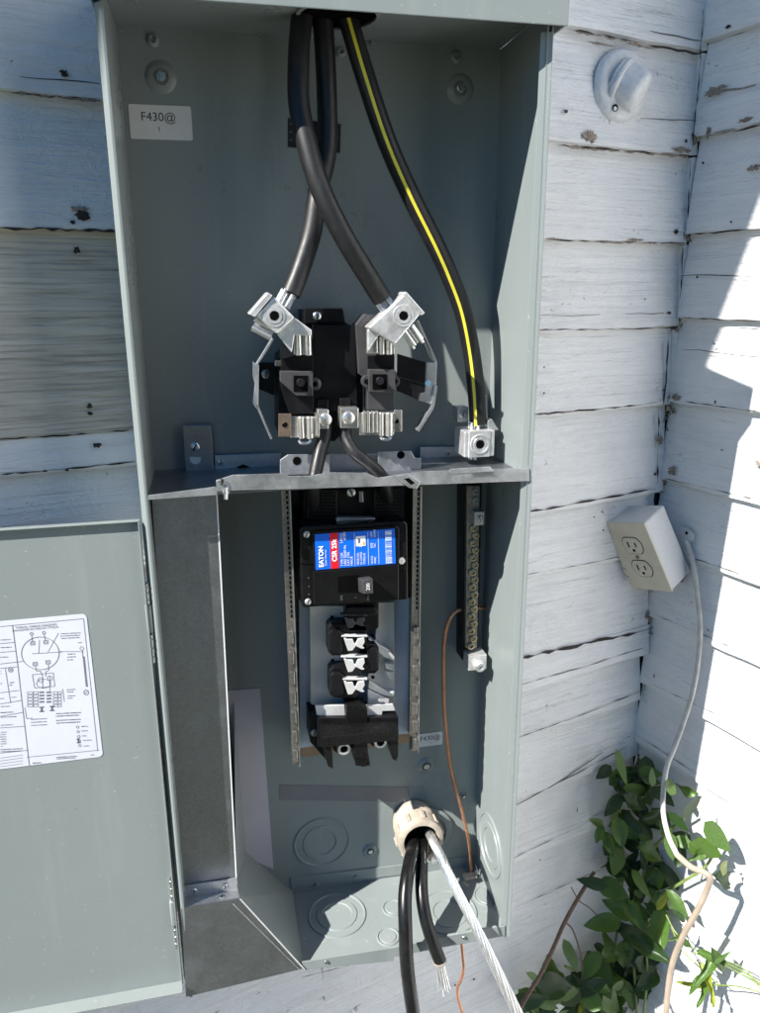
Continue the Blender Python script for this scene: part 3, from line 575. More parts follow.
for i in range(5):
    v = 515+i*18; 
    for u0, u1 in ((155, 185), (187, 215), (300, 325), (325, 345)): poly([(u0, v+2), (u1, v), (u1, v+13), (u0, v+15)], .00035, True)
    if i < 4: 
        for u0 in (222, 262): poly([(u0, v+5), (u0+26, v+3)], .0016)
for u0, v in ((235, 615), (293, 610)): seg((u0-14, v-11), (u0+14, v-13), .0010); seg((u0-14, v+13), (u0+14, v+11), .0010); seg((u0, v-12), (u0, v+12), .0016)
poly([(140, 605), (150, 668), (182, 664)]); seg((352, 500), (362, 572))
for k in range(20): a_, b_ = (466+k*.9, 318+k*8.6), (476+k*.9, 323+k*8.6); seg(a_, b_, .0013)
circ(460, 272, 10, 10, .0004, 14); circ(485, 520, 13, 15, .0005, 16); seg((478, 528), (492, 512)); seg((464, 284), (466, 318), .0005)
for k in range(5): circ(437+k*3.2, 715+k*26, 7, 7, .0004, 10)
seg((430, 782), (450, 780), .001); seg((432, 804), (455, 802), .001); seg((440, 783), (443, 803), .0014)
circ(60, 393, 13, 13, .0004, 14); seg((52, 385), (69, 402)); seg((69, 385), (52, 402))
# unreadable small print: short dashes of uneven length
rp = random.Random(11)
def dashes(u0, u1, v0, n, dv, h=.0009, slope=-.05):
    for k in range(n):
        u = u0+rp.uniform(0, 6); e = u1-rp.uniform(0, 20) if k == n-1 else u1-rp.uniform(0, 6); v = v0+k*dv
        while u < e:
            l = rp.uniform(2.0, 6.5); 
            if u+l > e: break
            seg((u, v+(u-u0)*slope), (u+l, v+(u+l-u0)*slope), h*rp.uniform(.6, 1.05)); u += l+rp.uniform(1.2, 2.4)
dashes(340, 460, 190, 3, 13); dashes(376, 430, 305, 3, 16); dashes(375, 430, 505, 2, 13); dashes(378, 430, 540, 2, 13); dashes(170, 270, 672, 3, 17); dashes(312, 460, 640, 2, 14, .0011); dashes(315, 455, 678, 2, 15, .0011)
dashes(312, 440, 885, 2, 9, .0011); dashes(180, 240, 918, 1, 9, .0014); dashes(505, 540, 872, 1, 9); dashes(440, 468, 240, 1, 9); dashes(455, 500, 712, 1, 9); dashes(458, 515, 737, 1, 9); dashes(462, 510, 765, 1, 9); dashes(465, 520, 790, 1, 9); dashes(468, 522, 822, 1, 9)
dashes(0, 78, 225, 1, 9); dashes(0, 78, 268, 1, 9); dashes(0, 60, 322, 1, 9); dashes(0, 12, 400, 2, 14); dashes(0, 14, 470, 2, 14); dashes(52, 84, 465, 2, 14); dashes(0, 40, 555, 1, 9); dashes(60, 105, 548, 1, 9); dashes(0, 72, 600, 1, 9); dashes(0, 88, 634, 1, 9, .0011); dashes(0, 100, 660, 1, 9, .0011); dashes(0, 80, 705, 1, 9); dashes(0, 130, 842, 2, 12, .001); dashes(0, 40, 745, 7, 13, .0009)
LN.build('sticker_print', 'inkpale', DO)
xd = (ds(300, 140)-ds(90, 160)).normalized()
a = ds(203, 146); text('TYPICAL WIRING DIAGRAM', .0028, a+V((0, -.0003, 0)), (1, 0, 0), M['ink'], DO, 'sticker_title')
a = ds(200, 161); text('DIAGRAMME DE CABLAGE TYPIQUE', .0024, a+V((0, -.0003, 0)), (1, 0, 0), M['ink'], DO, 'sticker_title')

# ================================================================== METER SOCKET
c0 = at(325, 411, .10)
MS = thing('meter_socket', (c0.x+.02, .105, c0.z), 'black meter socket block with bright jaws and cable lugs in the upper bay', 'meter socket')
PXo('base_block', [zA(245, 165), zA(375, 165), zA(380, 205), zA(440, 240), zA(440, 500), zA(345, 600), zA(160, 570), zA(160, 320), zA(245, 240)], .066, D-.001, 'black', MS)
PXo('mounting_tab', [zA(247, 160), zA(372, 160), zA(375, 205), zA(247, 210)], .060, .0655, 'black', MS); screw(MS, at(*zA(288, 186), .0598), .0042, m='zinc')
PXo('centre_wall', [zA(275, 215), zA(415, 215), zA(420, 500), zA(275, 500)], .052, .0655, 'black', MS)
# left column
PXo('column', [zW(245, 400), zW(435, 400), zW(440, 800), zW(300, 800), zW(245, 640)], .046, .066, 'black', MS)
PXo('column_cap', [zW(235, 395), zW(300, 395), zW(320, 450), zW(250, 470)], .042, .0459, 'grey_plastic', MS)
PXo('recess_frame', [zW(240, 545), zW(435, 545), zW(435, 690), zW(335, 690), zW(240, 605)], .037, .0459, 'grey_plastic', MS)
PXo('recess', rect(*[320, 570, 405, 665]), .0363, .0369, 'hole', MS, cv=zW, bev=0)
PXo('eyelet', [zW(450+36*math.cos(a), 620+38*math.sin(a)) for a in [i*math.pi/6 for i in range(12)]], .040, .0459, 'grey_plastic', MS); MB().cyl(at(*zW(447, 620), .0395), at(*zW(447, 620), .0399), .0025, 12).build('eyelet_hole', 'hole', MS)
MB().cyl(at(*zW(362, 612), .0360), at(*zW(362, 612), .0300), .0040, 12).build('stud', 'black', MS, bev=.0005)
PXo('side_bar', [zW(210, 482), zW(250, 482), zW(250, 515), zW(210, 515)], .05, .062, 'grey_plastic', MS)
PXo('support_arm', [zW(110, 495), zW(205, 500), zW(205, 690), zW(110, 650)], .078, .095, 'black', MS); screw(MS, at(*zW(155, 560), .0778), .0045, m='galv_dark')
# right column
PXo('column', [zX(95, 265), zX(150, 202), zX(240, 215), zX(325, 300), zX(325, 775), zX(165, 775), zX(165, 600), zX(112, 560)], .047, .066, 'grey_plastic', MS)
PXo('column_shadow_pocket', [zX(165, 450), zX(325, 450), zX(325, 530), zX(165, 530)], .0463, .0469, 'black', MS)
PXo('recess_frame', [zX(172, 535), zX(330, 535), zX(330, 672), zX(172, 668)], .037, .0462, 'grey_plastic', MS)
PXo('recess', rect(195, 562, 280, 652), .0363, .0369, 'hole', MS, cv=zX, bev=0)
for u in (158, 328): PXo('eyelet', [zX(u+30*math.cos(a), 605+36*math.sin(a)) for a in [i*math.pi/6 for i in range(12)]], .041, .0462, 'grey_plastic', MS); MB().cyl(at(*zX(u, 605), .0405), at(*zX(u, 605), .0409), .0024, 12).build('eyelet_hole', 'hole', MS)
MB().cyl(at(*zX(238, 602), .0360), at(*zX(238, 602), .0300), .0040, 12).build('stud', 'black', MS, bev=.0005)
# jaws: rolled spring clips
def jaw(cv, u0, v0, u1, v1, us, y=.030, plate=None):
    o = PXo('meter_jaw', rect(u0, v0, u1, v1), y+.008, y+.012, 'tin', MS, cv=cv)
    for uc, ru in us:
        a, b = at(*cv(uc, v0-2), y+.005), at(*cv(uc, v1+4), y+.005); e = (at(*cv(uc+ru, v0), y+.005)-at(*cv(uc, v0), y+.005)).length
        MB().cyl(a, V((a.x, b.y, b.z)), e, 18).build('jaw_roll', 'tin', o, smooth=True, bev=.0006)
    return o
jaw(zW, 320, 305, 428, 445, ((345, 20), (403, 22))); 
j = jaw(zX, 160, 290, 325, 440, ((292, 22), (248, 18))); MB().px(rect(162, 295, 226, 436), .033, .0375, zX).build('jaw_plate', 'tin', j, bev=.001)
j = jaw(zW, 300, 815, 472, 940, ((363, 20), (414, 22))); MB().px(rect(230, 797, 305, 935), .036, .0378, zW).build('jaw_plate', 'bronze', j, bev=.0005)
MB().cyl(at(*zW(267, 862), .0357), at(*zW(267, 862), .0359), .0027, 12).build('plate_hole', 'hole', j)
for u in (452, 466): MB().px(rect(u, 797, u+9, 930), .028, .0378, zW).build('jaw_fin', 'tin', j, bev=.0004)
MB().tube([at(*zW(350, 955), .033), at(*zW(365, 972), .033), at(*zW(405, 972), .033), at(*zW(425, 955), .033)], .0014, 8).build('jaw_spring', 'zinc', j, smooth=True)
j = jaw(zX, 115, 790, 322, 925, ((292, 24), (245, 16))); MB().px(rect(322, 775, 370, 905), .036, .0378, zX).build('jaw_plate', 'tin', j, bev=.0005)
MB().cyl(at(*zX(337, 842), .0357), at(*zX(337, 842), .0359), .0022, 12).build('plate_hole', 'hole', j)
for u in (140, 165, 190, 214): MB().px(rect(u, 782, u+14, 912), .031+.0012*(u % 3), .0378, zX).build('jaw_fin', 'tin', j, bev=.0006)
MB().tube([at(*zX(240, 935), .033), at(*zX(255, 950), .033), at(*zX(290, 950), .033), at(*zX(305, 935), .033)], .0014, 8).build('jaw_spring', 'zinc', j, smooth=True)
# cable lugs on top
def lug(cv, body, slab, tongue, hx, rr, side):
    o = PXo('cable_lug', body, .019, .040, 'alu', MS, cv=cv, bev=.0016)
    MB().px(slab, .0165, .042, cv).build('lug_flange', 'alu', o, bev=.0008)
    MB().px(tongue, .0262, .0302, cv).build('lug_tongue', 'alu', o, bev=.0008)
    c = at(*cv(*hx), .019); n = V((0, -1, 0))
    MB().lathe(c, n, [(rr*1.15, -.0004), (rr*1.12, .0006), (rr*.86, .0005), (rr*.82, -.0001), (rr*.8, .0010), (rr*.56, .0010), (rr*.5, .0010)], 28).build('set_screw', 'alu', o, smooth=True)
    MB().cyl(c+n*.0004, c+n*.0011, rr*.5, 6).build('hex_socket', 'hole', o)
    return o
L1 = lug(zW, [(95, 215), (207, 100), (328, 225), (222, 325)], [(50, 203), (165, 72), (195, 92), (88, 222)], [(222, 325), (328, 225), (428, 298), (428, 330), (325, 330), (310, 435)], (205, 213), .0088, -1)
L2 = lug(zX, [(168, 285), (385, 80), (492, 190), (330, 385)], [(375, 85), (395, 68), (508, 197), (486, 212)], [(165, 300), (200, 262), (325, 375), (322, 392), (250, 300), (165, 430)], (378, 213), .0088, 1)
def strands(o, a, b, n, rr, spread, name='wire_strand'):
    d = (b-a).normalized(); e = V((0, -1, 0)); f = d.cross(e).normalized()
    for k in range(n):
        aa = 2*math.pi*k/n; off = (e*math.cos(aa)+f*math.sin(aa))*spread*(.9 if k else 0); ex = random.uniform(-.0015, .002)
        MB().cyl(a+off, b+off+d*ex, rr, 7).build(name, 'strand', o, smooth=True)
strands(L1, at(*zW(195, 320), .028), at(*zW(85, 262), .029), 8, .0018, .0056)
strands(L1, at(*zW(250, 150), .030), at(*zW(292, 72), .033), 9, .0017, .0066)
strands(L2, at(*zX(400, 290), .028), at(*zX(462, 378), .028), 9, .0017, .0066)
strands(L2, at(*zX(300, 190), .030), at(*zX(250, 120), .033), 9, .0017, .0068)
# small output lugs
for cv, r_, sc_, cap in ((zW, (462, 772, 530, 888), (508, 832), (462, 712, 528, 765)), (zX, (2, 762, 112, 885), (50, 822), (0, 705, 62, 755))):
    o = PXo('output_lug', rect(*r_), .036, .056, 'tin', MS, cv=cv, bev=.001)
    c = at(*cv(*sc_), .036); MB().lathe(c, (0, -1, 0), [(.0062, -.0002), (.006, .0025), (.0048, .0034), (.0001, .0036)], 20).build('set_screw', 'tin', o, smooth=True)
    MB().px(rect(*cap), .046, .058, cv).build('lug_cap', 'black', o, bev=.001)
# bent wire guards at the two sides
def strip(pts, w_, y, cv, name, m='galv', th=.0012):
    q = [at(*cv(*p), y) for p in pts]; mb = MB()
    for a, b in zip(q[:-1], q[1:]):
        d = (b-a).normalized(); n = V((-d.z, 0, d.x))*w_*.5; mb.prism([a+n, b+n, b-n, a-n], (0, .010, 0))
    return mb.build(name, m, MS, bev=.0003)
strip([(198, 350), (98, 505)], .0022, .050, zW, 'spring_arm'); strip([(100, 745), (188, 948)], .0022, .050, zW, 'spring_arm'); PXo('spring_plate', [zW(76, 480), zW(92, 502), zW(114, 505), zW(110, 770), zW(98, 765), zW(75, 735), zW(88, 620), zW(75, 570)], .050, .0515, 'galv', MS)
strip([(460, 240), (572, 490)], .0026, .050, zX, 'spring_arm'); strip([(505, 345), (555, 470)], .0015, .050, zX, 'spring_arm'); strip([(572, 630), (552, 760), (463, 900)], .0034, .050, zX, 'spring_arm')
PXo('spring_plate', [zX(515, 492), zX(580, 488), zX(572, 640), (zX(555, 745)), zX(470, 718), zX(475, 672), zX(505, 668)], .052, .0535, 'galv', MS)
MB().cyl(at(*zX(525, 615), .0505), at(*zX(525, 615), .046), .003, 12).build('rivet', 'zinc', MS, smooth=True)
o = PXo('bypass_flag', [zX(345, 440), zX(512, 490), zX(505, 668), zX(473, 672), zX(465, 715), zX(343, 662)], .047, .051, 'black', MS)
MB().tube([at(*zX(345, 580), .0465), at(*zX(500, 622), .0465)], .0009, 6, sub=1).build('flag_rib', 'black', o)

# ================================================================== BREAKER
c0 = at(355, 610, .06); BR = thing('circuit_breaker', (c0.x, .07, c0.z), 'glossy black main circuit breaker with bright blue and red rating label', 'circuit breaker')
PXo('upper_housing', [zB(150, 92), zB(600, 85), zB(605, 235), zB(150, 250)], .060, .10, 'black', BR)
for u0, v0, u1, v1 in ((165, 88, 300, 222), (465, 85, 598, 212)):
    o = PXo('vent_block', rect(u0, v0, u1, v1), .052, .0599, 'black', BR, cv=zB)
    hm = MB(); 
    for i in range(8):
        for j_ in range(8):
            u = u0+14+i*14.5+(7 if j_ % 2 else 0); v = v0+14+j_*14.5
            if u < u1-10 and v < v1-10: c = at(*zB(u, v), .0518); hm.cyl(c, c+V((0, .0001, 0)), .0012, 6)
    hm.build('vent_holes', M['hole'], o)
screw(BR, at(*zB(360, 97), .058), .0052, h=.004, m='zinc', rot=1.2); PXo('mount_plate', [zB(300, 213), zB(470, 215), zB(475, 235), zB(295, 240)], .044, .052, 'galv', BR)
PXo('terminal_tab', [zB(398, 95), zB(416, 95), zB(418, 145), zB(400, 145)], .056, .0599, 'galv_dark', BR)
PXo('housing', [zB(133, 265), zB(145, 252), zB(600, 228), zB(615, 240), zB(618, 580), zB(150, 617), zB(142, 605)], .032, .10, 'breaker', BR, bev=.0016)
PXo('raised_face', [zB(188, 275), zB(565, 250), zB(578, 262), zB(578, 420), zB(196, 452)], .0295, .0319, 'breaker', BR, bev=.0008)
PXo('lower_cover', [zB(192, 455), zB(577, 422), zB(577, 582), zB(195, 605)], .0275, .0319, 'breaker', BR, bev=.0012)
PXo('handle_slot', [zB(305, 478), zB(395, 470), zB(395, 545), zB(305, 548)], .0268, .0274, 'hole', BR, bev=0)
# the label, tilted with the body
LT = [zB(200, 288), zB(558, 262), zB(562, 418), zB(205, 447)]
LB = PXo('rating_label', LT, .0289, .0294, 'blue', BR, bev=0)
LQ = [at(*p, .0288) for p in LT]
def lp(a, b): return LQ[0].lerp(LQ[1], a).lerp(LQ[3].lerp(LQ[2], a), b)       # a across, b down
def lrect(a0, b0, a1, b1, m, name, d=.0001):
    return MB().prism([lp(a0, b0)-V((0, d, 0)), lp(a1, b0)-V((0, d, 0)), lp(a1, b1)-V((0, d, 0)), lp(a0, b1)-V((0, d, 0))], (0, d*.8, 0)).build(name, m, LB)
lrect(.185, .0, .285, 1, 'red', 'red_band')
XU = (lp(.3, .1)-lp(.3, .9)).normalized(); YU = (lp(.1, .5)-lp(.9, .5)).normalized()
def ltext(s, size, a, b, m='white', nm='label_print', bold=0): return text(s, size, lp(a, b)-V((0, .0003, 0)), XU, M[m], LB, nm, yd=YU, align='LEFT', bold=bold)
ltext('EATON', .0066, .072, .93, bold=.00022)
ltext('Cutler-Hammer', .0026, .125, .90)
ltext('CSR 25k', .0066, .236, .80, bold=.0002)
for i, (s, a, b, sz) in enumerate((('TYPE CSR', .325, .95, .0034), ('2 POLE', .325, .30, .0034), ('240V 50/60 Hz', .365, .95, .0036), ('AMPS', .365, .22, .0036), ('CAT CSR', .405, .95, .0036), ('HACR', .445, .95, .0036), ('ISSUE NO.', .525, .95, .0030), ('UL LISTED', .565, .95, .0030), ('TORQUE', .605, .95, .0030), ('250', .565, .45, .0030), ('AL/CU', .70, .95, .0030), ('WIRE', .74, .95, .0030), ('SIZE', .70, .5, .0030), ('75C', .74, .5, .0030), ('LINE', .70, .2, .003), ('LOAD', .74, .2, .003))): ltext(s, sz, a, b)
for a in (.485, .655, .785): lrect(a, .04, a+.004, .97, 'white', 'rule')
lrect(.505, .14, .625, .42, 'white', 'hologram', .0002); lrect(.53, .20, .56, .34, 'inkgrey', 'hologram_mark', .0003); lrect(.59, .30, .615, .40, 'orange', 'hologram_mark', .0003)
lrect(.875, .05, .955, .97, 'white', 'barcode', .0002)
bc = MB(); b_ = .07
while b_ < .93:
    h = random.choice((.008, .014, .022)); d = V((0, .0004, 0)); bc.add([lp(.875, b_)-d, lp(.955, b_)-d, lp(.955, b_+h)-d, lp(.875, b_+h)-d], [(0, 1, 2, 3)]); b_ += h+random.choice((.01, .016, .03))
bc.build('barcode_bars', 'blue', LB)
# handle
HD = MB(); f0 = [at(*zB(u, v), .008) for u, v in ((413, 492), (460, 485), (462, 552), (418, 556))]; b0 = [at(*zB(u, v), .0274) for u, v in ((392, 482), (445, 474), (450, 545), (396, 545))]
HD.add(f0+b0, [(0, 1, 2, 3), (0, 4, 5, 1), (1, 5, 6, 2), (2, 6, 7, 3), (3, 7, 4, 0)]); ho = HD.build('handle', 'grey_plastic', BR, bev=.001)
c = (f0[0]+f0[1]+f0[2]+f0[3])/4; text('200', .0052, c-V((0, .0004, 0)), (0, 0, 1), M['white'], ho, 'handle_print', yd=(-1, 0, 0))
for (u, v), s in (((320, 572), 'ON'), ((380, 570), '|'), ((440, 570), 'OFF')): text(s, .0034, at(*zB(u, v), .0270), (0, 0, 1), M['inkgrey'], BR, 'print', yd=(-1, 0, 0))
for u, v in ((163, 287), (170, 588)): screw(BR, at(*zB(u, v), .0318), .0034, m='alu', h=.002, rot=.4)
c = at(*zB(588, 405), .0318); MB().lathe(c, (0, -1, 0), [(.0036, -.0002), (.0034, .0018), (.0016, .0019), (.0015, .0004), (.0001, .0003)], 18).build('screw', 'alu', BR, smooth=True)
for u, v in ((172, 482), (174, 520), (174, 555)): c = at(*zB(u, v), .0318); MB().cyl(c, c-V((0, .0006, 0)), .0008, 8).build('pin', 'zinc', BR)
PXo('side_seam', [zB(140, 418), zB(192, 420), zB(192, 424), zB(140, 422)], .0314, .0318, 'hole', BR, bev=0)

# ================================================================== BUS ASSEMBLY
c0 = at(360, 768, .08); BU = thing('bus_assembly', (c0.x, .1, c0.z), 'branch breaker bus below the main breaker, pale metal stabs on black insulators', 'bus bar')
PXo('pan', [(299, 600), (411, 598), (411, 733), (300, 748)], .088, .0895, 'zinc_blue', BU, bev=0)
PXo('base_strip', [(301, 748), (410, 733), (410, 742), (301, 757)], .095, .097, 'bronze', BU, bev=0)
PXo('bus_plate', [zC(168, 25), zC(330, 25), zC(330, 105), zC(290, 110), zC(300, 235), (zC(305, 410)), zC(315, 445), zC(190, 445), zC(172, 440)], .074, .0765, 'bus', BU)
PXo('bus_plate', [zC(455, 10), zC(525, 8), zC(527, 440), zC(410, 440), zC(410, 330), zC(440, 250)], .074, .0765, 'bus', BU)
for u, v in ((262, 73), (265, 256), (432, 148), (435, 327)): PXo('plate_hole', rect(u-6, v-6, u+6, v+6), .0732, .0738, 'hole', BU, cv=zC, bev=0)
def rr_(u0, v0, u1, v1, r=16): return [(u0+r, v0), (u1-r, v0), (u1, v0+r), (u1, v1-r), (u1-r, v1), (u0+r, v1), (u0, v1-r), (u0, v0+r)]
for b_ in ((320, -5, 460, 132), (246, 100, 410, 236), (375, 185, 460, 312), (252, 285, 380, 415)): PXo('insulator', rr_(*b_), .056, .0738, 'black', BU, cv=zC, bev=.0012)
for k, (v0, v1) in enumerate(((74, 118), (163, 214), (250, 303), (345, 398))):
    mm = 'grey_plastic' if k == 0 else 'stab'; h = v1-v0
    o = PXo('bus_stab', [zC(*p) for p in ((312, v0), (322, v0), (326, v0+4), (350, v0+4), (354, v0+h*.35), (362, v0+h*.45), (372, v0+2), (398, v0-2), (400, v0+h*.3), (390, v0+h*.62), (400, v0+h*.80), (388, v0+h*.86), (362, v0+h*.62), (348, v0+h), (330, v1+2), (322, v0+h*.6))], .046, .0485, mm, BU, bev=.0004)
    PXo('stab_bar', rect(300, v0-14, 412, v0-6), .050, .0558, mm, BU, cv=zC, bev=.0006)
for u0, v0, u1, v1 in ((318, 30, 455, 68), (250, 128, 306, 232), (412, 200, 458, 300), (256, 308, 312, 408)): PXo('insulator_rib', rr_(u0, v0, u1, v1, 12), .050, .0558, 'black', BU, cv=zC, bev=.0015)
# ribbed white cover on the right, bright in the sun
for k, pts in enumerate(([(415, 160), (500, 210), (527, 240), (525, 258), (480, 240), (420, 185)], [(485, 268), (527, 270), (525, 300), (490, 292)], [(488, 300), (525, 305), (520, 345), (500, 330)], [(418, 340), (500, 392), (527, 385), (520, 410), (470, 400), (415, 372)], [(412, 375), (470, 405), (505, 420), (500, 440), (412, 440)])):
    PXo('bus_link', [zC(*p) for p in pts], .064+.001*k, .0735, 'stab', BU)
PXo('bus_link', [zC(190, 446), zC(315, 445), zC(320, 512), zC(262, 512), zC(262, 498), zC(200, 500)], .058, .061, 'stab', BU); PXo('bus_link', [zC(405, 446), zC(520, 440), zC(530, 468), zC(475, 470), zC(472, 495), zC(410, 495)], .058, .061, 'stab', BU)
# lug block
def Q(u, v, y): return at(*zC(u, v), y)
tb = MB(); f = [Q(210, 520, .052), Q(540, 508, .052), Q(543, 552, .030), Q(213, 582, .030)]
lo = [p-V((0, 0, .012)) for p in f]; tb.add(f+lo, [(0, 1, 2, 3), (7, 6, 5, 4), (3, 2, 6, 7), (0, 3, 7, 4), (1, 5, 6, 2), (0, 4, 5, 1)]); tb.build('lug_block_top', 'speck', BU, bev=.0008)
PXo('lug_block_back', [zC(200, 500), zC(542, 495), zC(542, 600), zC(200, 620)], .052, .088, 'black', BU)
PXo('lug_neck', [zC(322, 445), zC(382, 440), zC(412, 460), zC(412, 520), zC(322, 525)], .050, .073, 'speck', BU, bev=.0012)
PXo('lug_side', [zC(168, 492), zC(212, 490), zC(215, 600), zC(240, 640), zC(240, 680), zC(205, 640), zC(170, 600)], .056, .088, 'black', BU)
screw(BU, at(*zC(188, 560), .0555), .0044, m='galv_dark')
for pts in ([(212, 575), (240, 578), (262, 600), (268, 715), (245, 705), (232, 650)], [(350, 565), (412, 562), (415, 640), (425, 700), (395, 706), (362, 700), (352, 640)], [(505, 555), (543, 552), (543, 660), (535, 682), (518, 675), (505, 620)]):
    PXo('lug_rib', [zC(*p) for p in pts], .034, .060, 'speck', BU, bev=.0012)
for u, v in ((312, 628), (466, 600)):
    c = Q(u, v, .038); o = MB().lathe(c, (0, -1, 0), [(.0078, -.012), (.0078, 0), (.0068, .0014), (.0044, .0014), (.0040, -.004)], 22).build('lug_screw', 'alu', BU, smooth=True); MB().cyl(c, c+V((0, .001, 0)), .0042, 6).build('hex_socket', 'hole', o)
    MB().cyl(c+V((0, .009, 0)), c+V((0, .022, 0)), .0115, 20).build('lug_well', 'black', BU)
for k in range(7): c = Q(365+8*k, 690-(k % 2)*10, .0335); MB().cyl(c, c-V((0, .0016, 0)), .0019, 6).build('rib_knurl', 'speck', BU)

# ================================================================== NEUTRAL BAR
c0 = at(473, 672, .09); NB = thing('neutral_bar', (c0.x, .095, c0.z), 'long vertical neutral bar with a row of screws right of the breaker', 'terminal bar')
PXo('insulating_base', [(463, 484), (482, 483), (478, 660), (462, 660)], .088, D-.001, 'black', NB)
PXo('bar', [(467, 486), (480, 486), (477, 648), (465.5, 648)], .080, .0879, 'galv_rail', NB)
s0 = None
for k in range(2): 
    a = at(475.3, 491+k*9, .0799); o = MB().lathe(a, (0, -1, 0), [(.0042, 0), (.004, .0016), (.0024, .0018), (.0022, .0004), (.0001, .0003)], 14).build('terminal_screw', 'galv_dark', NB, smooth=True)
for k in range(17):
    px = 474.4-2.6*k/16+(1.3 if k % 2 else -1.0); a = at(px, 528+k*7.35, .0799)
    if s0 is None:
        s0 = MB().lathe(a, (0, -1, 0), [(.0046, 0), (.0044, .0020), (.0034, .0026), (.0022, .0026), (.0018, .0008), (.0001, .0006)], 12).build('terminal_screw', 'brass', NB, smooth=True); sa = a; B0 = V(s0.location)
    else: share(s0, B0+a-sa, NB)
for px, py in ((479.5, 518.5), (463, 414.5)):
    c = at(px, py, .072); o = MB().box((c.x-.0058, .072, c.z-.0078), (c.x+.0058, .088, c.z+.0078)).build('small_lug', 'galv', NB, bev=.0008); screw(NB, c-V((0, .0001, 0)), .0038, rot=1.0)
c = at(479.5, 444, .052)
o = MB().box((c.x-.0165, .052, c.z-.0135), (c.x+.0165, .085, c.z+.0135)).build('main_lug', 'alu', NB, bev=.0012)
MB().box((c.x-.0118, .0508, c.z-.0137), (c.x+.0112, .0519, c.z+.0137)).build('lug_face', 'alu', o, bev=.0005)
MB().lathe(c-V((0, .0012, 0)), (0, -1, 0), [(.0105, -.0002), (.0102, .001), (.0085, .0009), (.008, -.0002), (.0072, .0008), (.0048, .0008)], 26).build('set_screw', 'alu', o, smooth=True); MB().cyl(c-V((0, .0012, 0)), c-V((0, .0019, 0)), .0048, 6).build('hex_socket', 'hole', o)
strands(o, c+V((-.001, .016, .0135)), c+V((-.001, .016, .019)), 8, .0018, .0055); strands(o, c+V((-.003, .016, -.0135)), c+V((-.003, .016, -.0185)), 6, .0018, .0045)
PXo('bond_tab', [(488, 421), (492, 419), (496, 426), (499, 430), (488, 431)], .06, .07, 'galv', NB); PXo('stud', [(484, 395), (487, 395), (488, 432), (485, 432)], .066, .069, 'galv_dark', NB)
c = at(477, 663, .070); o = MB().box((c.x-.0105, .070, c.z-.0092), (c.x+.0118, .090, c.z+.0092)).build('end_lug', 'alu', NB, bev=.001)
MB().lathe(c+V((.002, 0, -.0015)), (0, -1, -.15), [(.0066, 0), (.0066, .006), (.0058, .0075), (.0030, .0075), (.0028, .004), (.0001, .004)], 18).build('set_screw', 'alu', o, smooth=True)

# ================================================================== CABLES
def cable(name, pts, r, m, label, cat, n=20, sub=8, **k):
    o = MB().tube([at(px, py, y) for px, py, y in pts], r, n, sub=sub).build(name, m, smooth=True, org=at(*pts[-1])); return tag(o, label, cat, **k)
cable('service_cable', [(304, -14, .058), (302, 14, .056), (299, 51, .050), (299, 103, .040), (308.5, 150, .030), (322, 192, .024), (343, 235, .022), (366, 273, .026), (382, 299, .031)], .0094, 'cable', 'thick black cable crossing in front of the other, ending at the right-hand lug', 'cable', group='black service cables')
cable('service_cable', [(321, -12, .062), (323, 20, .064), (326.5, 85, .064), (327, 147, .060), (318, 192, .052), (311.5, 233, .045), (300, 270, .038), (290.5, 294, .034)], .0092, 'cable', 'thick black cable passing behind the other, ending at the left-hand lug', 'cable', group='black service cables')
GC = [(340, -10, .060), (347, 15, .059), (364.5, 74, .056), (386.6, 140, .054), (410.5, 195, .056), (436, 246, .060), (450, 277, .064), (463, 312, .067), (471.5, 353, .069), (476, 390, .069), (478, 424, .069)]
gc = thing('neutral_cable', at(478, 424, .069), 'thick black cable with a yellow stripe curving down to the neutral lug', 'cable')
MB().tube([at(*p) for p in GC], .0090, 20).build('jacket', 'cable', gc, smooth=True)
P = spline([at(*p) for p in GC], 8); sm = MB(); rows = []
for i, p in enumerate(P):
    d = (P[min(i+1, len(P)-1)]-P[max(i-1, 0)]).normalized(); vw = (CAM-p).normalized(); f_ = (vw-d*vw.dot(d)).normalized(); sd = d.cross(f_)
    t = i/(len(P)-1); an = math.radians(12-22*t+(-6))
    for da in (-.16, -.08, 0, .08, .16): aa = an+da; rows.append(p+(f_*math.cos(aa)+sd*math.sin(aa)*-1)*.00915)
sm.add(rows, [(i*5+k, i*5+k+1, (i+1)*5+k+1, (i+1)*5+k) for i in range(len(P)-1) for k in range(4)]).build('yellow_stripe', 'yellow', gc, smooth=True)
cable('jumper_cable', [(325, 424, .046), (324, 438, .043), (320, 452, .036), (316, 470, .028), (314, 482, .026), (313, 500, .05), (312, 520, .07)], .0066, 'cable', 'short black jumper from the left output lug down to the breaker', 'cable', group='short black jumpers')
cable('jumper_cable', [(345, 424, .046), (346, 438, .042), (354, 452, .034), (368, 463, .030), (380, 474, .030), (386, 486, .04), (388, 510, .07)], .0062, 'cable', 'short black jumper bending right from the right output lug', 'cable', group='short black jumpers')
cable('copper_wire', [(493, 607.5, .108), (482, 608, .100), (472, 607.5, .097), (462, 609, .092), (453, 614, .090), (446.5, 628, .090), (443.8, 650, .091), (443.5, 685, .092), (445, 720, .094), (451, 770, .097), (461, 808, .1), (468, 838, .1), (470.5, 860, .098), (471, 874, .095)], .0023, 'copper', 'bare copper ground wire arching from the neutral bar down to the bottom right', 'wire', n=10)
